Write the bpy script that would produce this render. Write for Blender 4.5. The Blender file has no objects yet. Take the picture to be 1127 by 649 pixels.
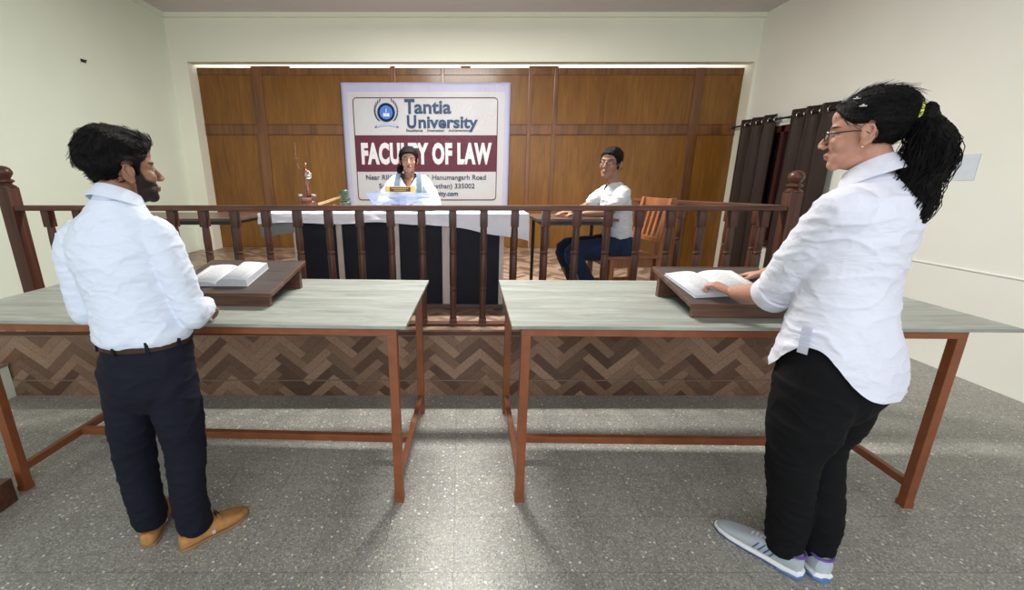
import bpy, bmesh, math, random
from mathutils import Vector, Matrix, noise, Euler
R = random.Random(7)
sc = bpy.context.scene
C = sc.collection
rad = math.radians

# ------------------------------------------------------------------ camera
cam = bpy.data.cameras.new('camera'); co = bpy.data.objects.new('camera', cam); C.objects.link(co)
co.location = (0, 0, 1.55)
co.rotation_euler = (math.pi/2 - math.atan(127/470.), 0, 0)
cam.sensor_width = 36; cam.lens = 36*470/1127.; cam.shift_x = 56.5/1127.; cam.clip_start = .05
sc.camera = co
# ------------------------------------------------------------------ light
sc.view_settings.view_transform = 'Standard'; sc.view_settings.look = 'None'
sc.view_settings.gamma = 1; sc.view_settings.use_curve_mapping = False
sc.view_settings.exposure = 0.8
w = bpy.data.worlds.new('world'); sc.world = w; w.use_nodes = True
w.node_tree.nodes['Background'].inputs[0].default_value = (.86, .93, 1, 1)
w.node_tree.nodes['Background'].inputs[1].default_value = .8
def area(name, loc, rot, sx, sy, power, col=(1, 1, 1)):
    l = bpy.data.lights.new(name, 'AREA'); l.shape = 'RECTANGLE'; l.size = sx; l.size_y = sy; l.energy = power; l.color = col
    o = bpy.data.objects.new(name, l); C.objects.link(o); o.location = loc; o.rotation_euler = rot; return o
area('tube_light', (.05, 3.95, 3.52), (0, 0, 0), 1.3, .14, 130, (1, .97, .92))
area('overhead_fill', (0, -.6, 3.6), (0, 0, 0), 3.2, 1.2, 22, (1, .98, .95))  # added overhead fill just behind the camera, stands for no known fitting
area('rear_fill', (0, -2.9, 1.9), (rad(90), 0, 0), 6.5, 2.2, 42, (.93, .97, 1))  # added cool fill panel behind the camera; no windows are modelled there
area('daylight_behind_partition', (0, 7.1, 3.2), (rad(180), 0, 0), 7.4, .5, 60, (1, 1, 1))

# ------------------------------------------------------------------ materials
class NT:
    def __init__(s, name):
        s.m = bpy.data.materials.new(name); s.m.use_nodes = True; s.t = s.m.node_tree; s.b = s.t.nodes['Principled BSDF']
    def n(s, typ, **kw):
        nd = s.t.nodes.new(typ)
        for k, v in kw.items(): setattr(nd, k, v)
        return nd
    def link(s, a, b): s.t.links.new(a, b)
    def setin(s, nd, i, v):
        if hasattr(v, 'default_value') or isinstance(v, bpy.types.NodeSocket): s.link(v, nd.inputs[i])
        else: nd.inputs[i].default_value = v
    def math(s, op, a, b=0.0, c=None):
        nd = s.n('ShaderNodeMath', operation=op); s.setin(nd, 0, a); s.setin(nd, 1, b)
        if c is not None: s.setin(nd, 2, c)
        return nd.outputs[0]
    def coords(s, scale=(1, 1, 1), rot=(0, 0, 0), kind='Object'):
        tc = s.n('ShaderNodeTexCoord'); mp = s.n('ShaderNodeMapping'); s.link(tc.outputs[kind], mp.inputs[0])
        mp.inputs['Scale'].default_value = scale; mp.inputs['Rotation'].default_value = rot
        return mp.outputs[0]
    def noise(s, vec, scale, detail=4, rough=.6, dist=0.0):
        nd = s.n('ShaderNodeTexNoise'); s.link(vec, nd.inputs['Vector']); nd.inputs['Scale'].default_value = scale
        nd.inputs['Detail'].default_value = detail; nd.inputs['Roughness'].default_value = rough; nd.inputs['Distortion'].default_value = dist
        return nd.outputs['Fac']
    def ramp(s, fac, stops):
        nd = s.n('ShaderNodeValToRGB'); e = nd.color_ramp.elements
        while len(e) < len(stops): e.new(.5)
        for i, (p, c) in enumerate(stops): e[i].position = p; e[i].color = (*c, 1)
        s.link(fac, nd.inputs[0]); return nd.outputs[0]
    def mix(s, fac, a, b, blend='MIX'):
        nd = s.n('ShaderNodeMix', data_type='RGBA', blend_type=blend)
        s.setin(nd, 0, fac)
        for i, v in ((6, a), (7, b)):
            if isinstance(v, tuple): nd.inputs[i].default_value = (*v, 1)
            else: s.link(v, nd.inputs[i])
        return nd.outputs[2]
    def bump(s, h, strength=.2, dist=.01):
        nd = s.n('ShaderNodeBump'); nd.inputs['Strength'].default_value = strength; nd.inputs['Distance'].default_value = dist
        s.link(h, nd.inputs['Height']); s.link(nd.outputs[0], s.b.inputs['Normal'])
    def fin(s, col=None, rough=.5, metal=0, spec=.5, **kw):
        if col is not None:
            if isinstance(col, tuple): s.b.inputs['Base Color'].default_value = (*col, 1)
            else: s.link(col, s.b.inputs['Base Color'])
        s.setin(s.b, 'Roughness', rough); s.b.inputs['Metallic'].default_value = metal; s.b.inputs['Specular IOR Level'].default_value = spec
        for k, v in kw.items(): s.b.inputs[k.replace('_', ' ')].default_value = v
        return s.m
def flat(name, col, rough=.5, metal=0, var=.12, scale=14, **kw):
    t = NT(name); v = t.coords(); f = t.noise(v, scale)
    c = t.ramp(f, [(.3, tuple(x*(1-var) for x in col)), (.7, tuple(min(1, x*(1+var)) for x in col))])
    return t.fin(c, rough, metal, **kw)
def wood(name, dark, light, rough=.4, axis=2, scale=1.0, coat=0.0, spec=.5):
    t = NT(name); s = [22*scale]*3; s[axis] = 1.2*scale
    v = t.coords(tuple(s)); f = t.noise(v, 1.6, 6, .65, .6)
    v2 = t.coords((3, 3, .8)); f2 = t.noise(v2, 1.2, 2)
    f3 = t.math('ADD', t.math('MULTIPLY', f, .7), t.math('MULTIPLY', f2, .3))
    c = t.ramp(f3, [(.35, dark), (.62, light)])
    t.bump(f, .12, .003)
    return t.fin(c, rough, 0, spec, Coat_Weight=coat, Coat_Roughness=.2)
def wall_mat(name, col, var=.03):
    t = NT(name); v = t.coords(); f = t.noise(v, .9, 3); g = t.noise(v, 60, 3)
    c = t.ramp(f, [(.3, tuple(x*(1-var) for x in col)), (.7, tuple(min(1, x*(1+var)) for x in col))])
    t.bump(g, .12, .004); return t.fin(c, .6, 0, .3)
M = {}
M['wall_l'] = wall_mat('pale_green_paint', (.76, .83, .70))
M['wall_b'] = wall_mat('cream_paint', (.80, .80, .67))
M['wall_r'] = wall_mat('ivory_paint', (.86, .86, .78))
M['ceil'] = wall_mat('ceiling_whitewash', (.60, .56, .55))
M['white_paint'] = wall_mat('white_paint', (.86,.87,.84))
def herring(name, tone=(1, 1, 1), ang=45, wdt=.052, squash=1.0, plane='xz', rough=.3):
    t = NT(name); tc = t.n('ShaderNodeTexCoord'); sp = t.n('ShaderNodeSeparateXYZ'); t.link(tc.outputs['Object'], sp.inputs[0])
    u = sp.outputs[0]; v = sp.outputs[2 if plane == 'xz' else 1]
    a = rad(ang); n = 4
    uu = t.math('DIVIDE', t.math('ADD', t.math('MULTIPLY', u, math.cos(a)), t.math('MULTIPLY', v, math.sin(a)*squash)), wdt)
    vv = t.math('DIVIDE', t.math('SUBTRACT', t.math('MULTIPLY', v, math.cos(a)*squash), t.math('MULTIPLY', u, math.sin(a))), wdt)
    uu = t.math('ADD', uu, 400.); vv = t.math('ADD', vv, 400.)
    i = t.math('FLOOR', uu); j = t.math('FLOOR', vv)
    k = t.math('FLOORED_MODULO', t.math('SUBTRACT', i, j), 2.*n)
    hz = t.math('LESS_THAN', k, n-.5)
    idx = t.math('SUBTRACT', i, t.math('MULTIPLY', k, hz))
    idy = t.math('ADD', j, t.math('MULTIPLY', t.math('SUBTRACT', k, float(n)), t.math('SUBTRACT', 1., hz)))
    cb = t.n('ShaderNodeCombineXYZ'); t.link(idx, cb.inputs[0]); t.link(idy, cb.inputs[1]); t.link(hz, cb.inputs[2])
    wn = t.n('ShaderNodeTexWhiteNoise'); t.link(cb.outputs[0], wn.inputs['Vector'])
    c = t.ramp(wn.outputs['Value'], [(0, (.085, .045, .03)), (.3, (.15, .085, .055)), (.6, (.22, .13, .085)), (1, (.30, .19, .13))])
    fu = t.math('FRACT', uu); fv = t.math('FRACT', vv)
    across = t.math('ADD', t.math('MULTIPLY', fv, hz), t.math('MULTIPLY', fu, t.math('SUBTRACT', 1., hz)))
    edge = t.math('LESS_THAN', t.math('ABSOLUTE', t.math('SUBTRACT', across, .5)), .46)
    c = t.mix(edge, t.mix(.45, c, (.06, .035, .025)), c)
    g = t.noise(t.coords((30, 30, 30)), 2, 4); c = t.mix(.35, c, t.ramp(g, [(.3, (.3, .3, .3)), (.7, (.85, .85, .85))]), 'OVERLAY')
    c = t.mix(1.0, c, tone, 'MULTIPLY')
    return t.fin(c, rough, 0, .4)
M['herring'] = herring('herringbone_tile', squash=1.12, wdt=.066)
M['joint'] = flat('tile_joint', (.22, .15, .11), .6)
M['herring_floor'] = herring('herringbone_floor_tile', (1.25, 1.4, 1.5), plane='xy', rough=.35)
def terrazzo():
    t = NT('terrazzo'); v = t.coords()
    def vor(scale):
        nd = t.n('ShaderNodeTexVoronoi'); t.link(v, nd.inputs['Vector']); nd.inputs['Scale'].default_value = scale; return nd
    f = t.noise(v, 3, 5); c = t.ramp(f, [(.3, (.25, .24, .215)), (.7, (.34, .33, .295))])
    for scale, thr, dist, cc in ((95, .5, .40, (.15, .15, .14)), (120, .58, .45, (.52, .52, .48)), (75, .80, .38, (.24, .26, .31)), (50, .90, .28, (.85, .85, .82))):
        vn = vor(scale); sp = t.n('ShaderNodeSeparateColor'); t.link(vn.outputs['Color'], sp.inputs[0])
        m = t.math('MULTIPLY', t.math('GREATER_THAN', sp.outputs[0], thr), t.math('LESS_THAN', vn.outputs['Distance'], dist))
        c = t.mix(t.math('MULTIPLY', m, .8), c, cc)
    br = t.n('ShaderNodeTexBrick'); mp = t.n('ShaderNodeMapping'); t.link(v, mp.inputs[0]); mp.inputs['Location'].default_value = (.03, .11, 0); t.link(mp.outputs[0], br.inputs['Vector'])
    br.offset = 0; br.inputs['Scale'].default_value = 1; br.inputs['Brick Width'].default_value = .3; br.inputs['Row Height'].default_value = .3
    br.inputs['Mortar Size'].default_value = .0015; br.inputs['Color1'].default_value = (.92, .92, .92, 1); br.inputs['Color2'].default_value = (1.05, 1.04, 1.02, 1); br.inputs['Mortar'].default_value = (.6, .6, .6, 1)
    c = t.mix(1.0, c, br.outputs['Color'], 'MULTIPLY')
    t.bump(t.noise(v, 90, 3), .05, .002)
    return t.fin(c, .42, 0, .4)
M['floor'] = terrazzo()
M['rail'] = wood('varnished_dark_wood', (.035, .014, .009), (.10, .036, .021), .4, 2, 1, .08, .3)
M['rail_x'] = wood('varnished_dark_wood_rail', (.04, .016, .01), (.13, .05, .03), .4, 0, 1, .08, .3)
M['lectern'] = wood('lectern_edge_wood', (.06, .028, .018), (.17, .085, .055), .45, 0, 1)
M['lectern_top'] = wood('lectern_laminate', (.045, .035, .032), (.085, .065, .058), .5, 0, 1)
M['steel'] = flat('rust_orange_enamel', (.22, .065, .022), .42, 0, .2, 9)
M['chair'] = wood('orange_chair_wood', (.17, .055, .02), (.34, .12, .045), .38, 2, 1, .2)
def board():
    t = NT('teak_veneer'); v = t.coords((7, 7, .7)); f = t.noise(v, 2.2, 7, .7, 1.2)
    g = t.noise(t.coords((1.3, 1.3, .5)), 1.0, 3)
    h = t.noise(t.coords((60, 60, 1.2)), 2, 3)
    q = t.math('ADD', t.math('ADD', t.math('MULTIPLY', f, .5), t.math('MULTIPLY', g, .3)), t.math('MULTIPLY', h, .2))
    c = t.ramp(q, [(.34, (.11, .040, .005)), (.5, (.185, .075, .009)), (.68, (.28, .125, .018))])
    return t.fin(c, .34, 0, .4, Coat_Weight=.12, Coat_Roughness=.15)
M['board'] = board()
M['board_frame'] = wood('teak_frame', (.075, .027, .008), (.20, .075, .02), .32, 2, .6, .2)
def ttop():
    t = NT('worn_grey_tabletop'); v = t.coords((.8, 7, 7)); f = t.noise(v, 2.5, 7, .68, .8)
    c = t.ramp(f, [(.28, (.20, .21, .185)), (.5, (.31, .335, .30)), (.72, (.43, .46, .425))])
    g = t.noise(t.coords((3, 5, 3)), 2.2, 5, .7); c = t.mix(t.math('MULTIPLY', t.ramp(g, [(.5, (0, 0, 0)), (.68, (1, 1, 1))]), .45), c, (.27, .25, .20))
    d = t.noise(t.coords((9, 30, 9)), 2.0, 3, .6); c = t.mix(t.math('GREATER_THAN', d, .74), c, (.16, .14, .11))
    return t.fin(c, .42, 0, .45)
M['ttop'] = ttop()
M['ply'] = flat('raw_board_edge', (.34, .29, .22), .7)
M['black_metal'] = flat('black_enamel', (.012, .012, .013), .4)
M['brown_top'] = wood('brown_table_top', (.05, .028, .02), (.13, .075, .055), .35, 0, 1, .2)
M['cloth'] = None
def fabric(name, col, var=.05, scale=600, bump=.15, rough=.85, wr=0.0, sheen=.1):
    t = NT(name); v = t.coords(); f = t.noise(v, 3, 3)
    c = t.ramp(f, [(.3, tuple(x*(1-var) for x in col)), (.7, tuple(min(1, x*(1+var)) for x in col))])
    h = t.noise(v, scale, 2)
    if wr:
        k = t.noise(t.coords((1, 1, 2.2)), 9, 4, .55, 1.2); h = t.math('ADD', t.math('MULTIPLY', h, .06), t.math('MULTIPLY', k, wr))
        t.bump(h, .55, .02)
    else: t.bump(h, bump, .002)
    return t.fin(c, rough, 0, .2, Sheen_Weight=sheen)
M['shirt'] = fabric('pale_cotton_shirt', (.66, .72, .84), .03, wr=.6)
M['shirt2'] = fabric('white_cotton_shirt', (.72, .73, .83), .03, wr=.6)
M['tee'] = fabric('white_jersey', (.64, .66, .70), .03, wr=.4)
M['white_cloth'] = fabric('white_tablecloth', (.78, .78, .86), .04, wr=.5)
M['navy'] = fabric('navy_trouser_cloth', (.008, .009, .018), .2, wr=.4, sheen=0)
M['black_cloth'] = fabric('black_legging_cloth', (.004, .004, .005), .2, wr=.2, sheen=0)
M['denim'] = fabric('dark_denim', (.012, .025, .06), .25, wr=.3)
M['curtain'] = fabric('brown_curtain_cloth', (.034, .020, .014), .12, 400, rough=.5, sheen=0)
M['grey_cloth'] = fabric('grey_underskirt', (.2, .2, .21), .1)
M['scarf'] = fabric('blue_grey_scarf', (.10, .15, .20), .15)
M['black_trim'] = fabric('black_trim', (.01, .01, .012), .1)
M['tan'] = flat('tan_suede', (.42, .20, .062), .75, 0, .18, 40)
M['tan_sole'] = flat('tan_sole', (.26, .15, .08), .7)
M['silver'] = flat('silver_metal', (.6, .6, .6), .25, 1, .05)
M['gold'] = flat('gold_metal', (.68, .46, .18), .32, .8, .1)
M['shoe_grey'] = fabric('grey_mesh_fabric', (.42, .46, .50), .08, 300)
M['shoe_white'] = flat('white_rubber', (.82, .82, .82), .5, 0, .03)
M['shoe_blue'] = flat('blue_rubber', (.10, .19, .42), .5, 0, .05)
M['shoe_stripe'] = flat('navy_stripe', (.07, .11, .28), .5, 0, .05)
M['purple'] = flat('purple_lining', (.12, .06, .35), .7)
M['sock'] = fabric('dark_sock', (.02, .02, .024), .1)
M['belt'] = flat('brown_leather', (.075, .035, .018), .45)
M['panel'] = flat('navy_black_panel', (.008, .009, .017), .6, 0, .2, 4, spec=.25)
M['pale_post'] = wood('pale_lime_wood', (.42, .36, .33), (.58, .51, .46), .5, 2, .8)
M['copper'] = flat('copper_bronze', (.26, .115, .08), .32, .85, .35, 60)
M['page'] = None
def page():
    t = NT('printed_page'); tc = t.n('ShaderNodeTexCoord'); sp = t.n('ShaderNodeSeparateXYZ'); t.link(tc.outputs['Object'], sp.inputs[0])
    ln = t.math('GREATER_THAN', t.math('SINE', t.math('MULTIPLY', sp.outputs[1], 2*math.pi/.0085)), .1)
    wd = t.math('GREATER_THAN', t.noise(t.coords((260, 60, 1)), 1, 1), .42)
    ax = t.math('ABSOLUTE', sp.outputs[0])
    inside = t.math('MULTIPLY', t.math('GREATER_THAN', ax, .018), t.math('LESS_THAN', ax, .128))
    iy = t.math('LESS_THAN', t.math('ABSOLUTE', sp.outputs[1]), .1)
    m = t.math('MULTIPLY', t.math('MULTIPLY', ln, wd), t.math('MULTIPLY', inside, iy))
    c = t.mix(t.math('MULTIPLY', m, .6), (.64, .655, .68), (.2, .22, .25)); return t.fin(c, .7, 0, .2)
M['page'] = page()
M['page_edge'] = flat('page_block_edge', (.52, .53, .57), .8, 0, .06, 80)
def hair():
    t = NT('black_hair'); v = t.coords((90, 90, 12)); f = t.noise(v, 2, 4)
    c = t.ramp(f, [(.35, (.002, .002, .002)), (.7, (.010, .008, .008))]); t.bump(f, .8, .008); return t.fin(c, .6, 0, .12)
M['hair'] = hair()
def skin():
    t = NT('skin'); a = t.n('ShaderNodeVertexColor'); a.layer_name = 'Col'
    g = t.noise(t.coords(), 70, 3); c = t.mix(.12, a.outputs[0], t.ramp(g, [(.3, (.25, .25, .25)), (.7, (.8, .8, .8))]), 'OVERLAY')
    t.bump(g, .06, .002)
    t.b.inputs['Subsurface Weight'].default_value = .05; t.b.inputs['Subsurface Radius'].default_value = (.01, .004, .002); t.b.inputs['Subsurface Scale'].default_value = .5
    return t.fin(c, .58, 0, .28)
M['skin'] = skin()
def glass(name, col, rough=.05, alpha=.35):
    t = NT(name); return t.fin(col, rough, 0, .5, Alpha=alpha)
M['acrylic'] = glass('frosted_blue_acrylic', (.55, .66, .92), .15, .62)
M['lens'] = glass('lens', (.7, .75, .8), .03, .04)
M['frame_dark'] = flat('dark_spectacle_frame', (.03, .008, .012), .3)
M['window_dark'] = flat('dark_window_glass', (.006, .006, .008), .12)
M['red_frame'] = flat('red_brown_window_frame', (.06, .012, .01), .4)
def vinyl(name, col, var=.03):
    t = NT(name); v = t.coords(); f = t.noise(v, 2, 3)
    c = t.ramp(f, [(.3, tuple(x*(1-var) for x in col)), (.7, tuple(min(1, x*(1+var)) for x in col))])
    k = t.noise(t.coords((1, 1, .8)), 7, 5, .6, 1.5); t.bump(k, .35, .02); return t.fin(c, .36, 0, .3)
M['vinyl'] = vinyl('white_banner_vinyl', (.52, .515, .53))
M['vinyl_edge'] = vinyl('lilac_banner_border', (.43, .43, .60))
M['maroon'] = vinyl('maroon_print', (.10, .014, .032))
M['blue_print'] = vinyl('blue_print', (.01, .045, .12))
M['emblem_blue'] = vinyl('emblem_blue', (.05, .17, .55))
M['white_print'] = vinyl('white_print', (.66, .66, .68))
M['dark_print'] = vinyl('dark_print', (.06, .06, .10))
M['red_print'] = vinyl('red_print', (.6, .05, .04))
M['paper'] = flat('pale_blue_paper', (.66, .72, .80), .7, 0, .05)
M['yellow'] = flat('yellow_elastic', (.75, .85, .10), .6, 0, .05)
M['green_dark'] = flat('dark_green_lacquer', (.05, .08, .05), .35, 0, .4, 40)
M['pale_wood'] = wood('pale_turned_wood', (.42, .27, .13), (.62, .44, .24), .5, 0)
M['olive'] = flat('olive_yellow', (.45, .38, .05), .5)
M['orange'] = flat('orange_plastic', (.7, .22, .04), .4)

# ------------------------------------------------------------------ mesh helpers
def B(): return bmesh.new()
def box(bm, lo, hi, mat=None, bev=0):
    lo, hi = Vector(lo), Vector(hi); c = (lo+hi)/2; s = hi-lo
    r = bmesh.ops.create_cube(bm, size=1, matrix=(mat or Matrix()) @ Matrix.Translation(c) @ Matrix.Diagonal((*s, 1)))
    if bev:
        es = list({e for v in r['verts'] for e in v.link_edges})
        bmesh.ops.bevel(bm, geom=es, offset=bev, segments=2, affect='EDGES', profile=.6)
def ell(bm, c, r, rot=None, seg=24):
    m = Matrix.Translation(c) @ (rot.to_matrix().to_4x4() if rot is not None else Matrix()) @ Matrix.Diagonal((*(r if hasattr(r, '__len__') else (r, r, r)), 1))
    bmesh.ops.create_uvsphere(bm, u_segments=seg, v_segments=seg*2//3, radius=1, matrix=m)
def rings(bm, rs, cap=True, mi=0):
    vr = [[bm.verts.new(p) for p in r] for r in rs]; n = len(vr[0])
    for a, b in zip(vr, vr[1:]):
        for i in range(n):
            f = bm.faces.new((a[i], a[(i+1) % n], b[(i+1) % n], b[i])); f.material_index = mi
    if cap:
        for r, rev in ((vr[0], True), (vr[-1], False)):
            f = bm.faces.new(list(reversed(r)) if rev else r); f.material_index = mi
def tube(bm, pts, radii, seg=14, cap=True, flat_=None):
    pts = [Vector(p) for p in pts]
    if not hasattr(radii, '__len__'): radii = [radii]*len(pts)
    rs = []; prev = None
    for i, p in enumerate(pts):
        d = (pts[min(i+1, len(pts)-1)] - pts[max(i-1, 0)]).normalized()
        if prev is None:
            a = Vector((0, 0, 1)) if abs(d.z) < .9 else Vector((1, 0, 0)); x = (a - d*a.dot(d)).normalized()
        else: x = (prev - d*prev.dot(d)).normalized()
        prev = x; y = d.cross(x)
        rr = radii[i]; ra, rb = rr if hasattr(rr, '__len__') else (rr, rr)
        rs.append([p + x*(ra*math.cos(2*math.pi*k/seg)) + y*(rb*math.sin(2*math.pi*k/seg)) for k in range(seg)])
    rings(bm, rs, cap)
def limb(bm, pts, radii, seg=20, sub=5):
    """smooth tapered tube through joints (z-aligned ellipses allowed)"""
    P = [Vector(p) for p in pts]; rr = [r if hasattr(r, '__len__') else (r, r) for r in radii]; Q = []; S = []
    n = len(P)
    for i in range(n-1):
        p0, p1, p2, p3 = P[max(i-1, 0)], P[i], P[i+1], P[min(i+2, n-1)]
        for k in range(sub):
            t = k/sub
            q = .5*((2*p1)+(p2-p0)*t+(2*p0-5*p1+4*p2-p3)*t*t+(3*p1-p0-3*p2+p3)*t**3); Q.append(q)
            tt = t*t*(3-2*t); S.append((rr[i][0]*(1-tt)+rr[i+1][0]*tt, rr[i][1]*(1-tt)+rr[i+1][1]*tt))
    Q.append(P[-1]); S.append(rr[-1]); tube(bm, Q, S, seg)
    ell(bm, P[0], min(rr[0])*.97); ell(bm, P[-1], min(rr[-1])*.97)
def stack(bm, secs, seg=40, sub=4, mat=None, cap=True):
    """vertical loft: secs = (cx, cy, z, rx, ry[, power])"""
    rs = []; n = len(secs)
    def S(i): s = secs[max(0, min(n-1, i))]; return list(s) + ([2.0] if len(s) < 6 else [])
    out = []
    for i in range(n-1):
        a, b, c, d = S(i-1), S(i), S(i+1), S(i+2)
        for k in range(sub):
            t = k/sub; out.append([.5*((2*b[q])+(c[q]-a[q])*t+(2*a[q]-5*b[q]+4*c[q]-d[q])*t*t+(3*b[q]-a[q]-3*c[q]+d[q])*t**3) for q in range(6)])
    out.append(S(n-1))
    for cx, cy, z, rx, ry, pw in out:
        r = []
        for k in range(seg):
            a = 2*math.pi*k/seg; c_, s_ = math.cos(a), math.sin(a)
            p = Vector((cx + rx*math.copysign(abs(c_)**(2/pw), c_), cy + ry*math.copysign(abs(s_)**(2/pw), s_), z))
            r.append(mat @ p if mat else p)
        rs.append(r)
    rings(bm, rs, cap)
def lathe(bm, prof, c=(0, 0, 0), seg=20, mat=None):
    rs = []
    for r, z in prof:
        q = [Vector((c[0]+max(r, .0004)*math.cos(2*math.pi*k/seg), c[1]+max(r, .0004)*math.sin(2*math.pi*k/seg), c[2]+z)) for k in range(seg)]
        rs.append([mat @ p for p in q] if mat else q)
    rings(bm, rs)
def torus(bm, c, R_, r, axis='z', seg=28, s2=8, sx=1, sy=1):
    rs = []
    vr = []
    for i in range(seg):
        a = 2*math.pi*i/seg; row = []
        for j in range(s2):
            b = 2*math.pi*j/s2; p = Vector(((R_*sx + r*math.cos(b))*math.cos(a), (R_*sy + r*math.cos(b))*math.sin(a), r*math.sin(b)))
            if axis == 'y': p = Vector((p.x, p.z, p.y))
            if axis == 'x': p = Vector((p.z, p.x, p.y))
            row.append(bm.verts.new(p + Vector(c)))
        vr.append(row)
    for i in range(seg):
        for j in range(s2):
            bm.faces.new((vr[i][j], vr[(i+1) % seg][j], vr[(i+1) % seg][(j+1) % s2], vr[i][(j+1) % s2]))
def obj(name, bm, mat, parent=None, smooth=False, mats=None):
    bmesh.ops.recalc_face_normals(bm, faces=bm.faces)
    me = bpy.data.meshes.new(name); bm.to_mesh(me); bm.free()
    for m in (mats or [mat]): me.materials.append(m)
    if smooth:
        me.polygons.foreach_set('use_smooth', [True]*len(me.polygons))
        try: me.set_sharp_from_angle(angle=rad(50))
        except Exception: pass
    o = bpy.data.objects.new(name, me); C.objects.link(o); o.parent = parent
    return o
def tag(o, label, cat=None, group=None, kind=None):
    if label: o['label'] = label
    if cat: o['category'] = cat
    if group: o['group'] = group
    if kind: o['kind'] = kind
    return o
def thing(name, label, cat, loc=(0, 0, 0), rz=0, group=None):
    o = bpy.data.objects.new(name, None); C.objects.link(o); o.location = loc; o.rotation_euler = (0, 0, rz); o.empty_display_size = .1
    return tag(o, label, cat, group)
def struct(name, bm, mat, label=None, smooth=False):
    o = obj(name, bm, mat, None, smooth); return tag(o, label, None, None, 'structure')
def fuse(name, bm, mat, parent, voxel, smooth=4, factor=.5, wr=None, cut=None, after=None):
    """union of overlapping solids -> one continuous skin"""
    bmesh.ops.recalc_face_normals(bm, faces=bm.faces)
    me = bpy.data.meshes.new(name+'_raw'); bm.to_mesh(me); bm.free()
    t = bpy.data.objects.new('raw', me); C.objects.link(t)
    md = t.modifiers.new('r', 'REMESH'); md.mode = 'VOXEL'; md.voxel_size = voxel; md.use_smooth_shade = True
    if smooth: m2 = t.modifiers.new('s', 'SMOOTH'); m2.factor = factor; m2.iterations = smooth
    dg = bpy.context.evaluated_depsgraph_get(); dg.update()
    nm = bpy.data.meshes.new_from_object(t.evaluated_get(dg)); bpy.data.objects.remove(t); bpy.data.meshes.remove(me)
    nm.name = name
    b2 = bmesh.new(); b2.from_mesh(nm)
    if wr:
        b2.normal_update()
        dl = [(v, v.normal.copy()*wr(v.co)) for v in b2.verts]
        for v, d in dl: v.co += d
    if cut:
        bmesh.ops.delete(b2, geom=[v for v in b2.verts if cut(v.co)], context='VERTS')
    if cut:
        bv = [v for v in b2.verts if any(e.is_boundary for e in v.link_edges)]
        for _ in range(10):
            nw = {}
            for v in bv:
                nb = [e.other_vert(v).co for e in v.link_edges if e.is_boundary]
                if len(nb) == 2: nw[v] = v.co*.4+(nb[0]+nb[1])*.3
            for v, c_ in nw.items(): v.co = c_
    if after: after(b2)
    for f in b2.faces: f.smooth = True
    b2.to_mesh(nm); b2.free()
    nm.materials.clear(); nm.materials.append(mat)
    o = bpy.data.objects.new(name, nm); C.objects.link(o); o.parent = parent
    return o
def paint(o, fn):
    a = o.data.color_attributes.new('Col', 'FLOAT_COLOR', 'POINT')
    for i, v in enumerate(o.data.vertices): a.data[i].color = (*fn(v.co), 1)
def folds(amp, sc_, seed=0, dirv=(1, 1, 1)):
    dv = Vector(dirv); off = Vector((seed*3.1, seed*1.7, seed))
    def f(p):
        q = Vector((p.x*dv.x, p.y*dv.y, p.z*dv.z))*sc_ + off
        a = noise.noise(q); b = noise.noise(q*2.3 + Vector((5, 5, 5)))
        r = 1-abs(noise.noise(q*1.1 + Vector((9, 2, 4))))*2.2
        return amp*(a*.5 + b*.3 + max(0, r)**3*.7)
    return f

# ================================================================== SETTING
XL, XR, YB, YF, ZC, PZ = -3.96, 4.05, 6.45, -3.0, 3.68, .52
bm = B(); box(bm, (XL-.2, YF, -.1), (XR+.2, 7.6, 0)); struct('floor', bm, M['floor'], 'speckled grey terrazzo floor of the hall')
bm = B(); box(bm, (XL-.2, YF, 0), (XL, 7.6, ZC)); struct('wall_left', bm, M['wall_l'], 'pale green painted left wall')
bm = B(); box(bm, (XR, YF, 0), (XR+.2, 7.6, ZC)); struct('wall_right', bm, M['wall_r'], 'ivory painted right wall with curtained window')
bm = B(); box(bm, (XL-.2, YF, ZC), (XR+.2, 7.6, ZC+.1)); struct('ceiling', bm, M['ceil'], 'grey whitewashed ceiling')
bm = B(); box(bm, (XL, YB, 3.10), (XR, YB+.15, ZC)); box(bm, (XL, YB, 0), (-3.73, YB+.23, 3.10)); box(bm, (4.01, YB, 0), (XR, YB+.23, 3.10))
struct('wall_back', bm, M['wall_b'], 'cream beam and pilasters framing the wooden partition')
bm = B(); box(bm, (XL-.2, 7.6, 0), (XR+.2, 7.7, ZC+.1)); struct('wall_rear', bm, M['white_paint'], 'white wall behind the wooden partition')
bm = B(); box(bm, (XL, YB-.05, ZC-.055), (XR, YB, ZC)); struct('trim_1', bm, M['wall_b'], 'white band where beam meets ceiling')
bm = B(); box(bm, (XL, YF, ZC-.055), (XL+.04, YB-.05, ZC)); struct('trim_2', bm, M['wall_l'], 'white band where left wall meets ceiling')
bm = B(); tube(bm, [(XR-.006, -2.9, .855), (XR-.006, 6.4, .855)], .008, 8); struct('trim_3', bm, M['white_paint'], 'thin conduit line along the right wall')
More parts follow.
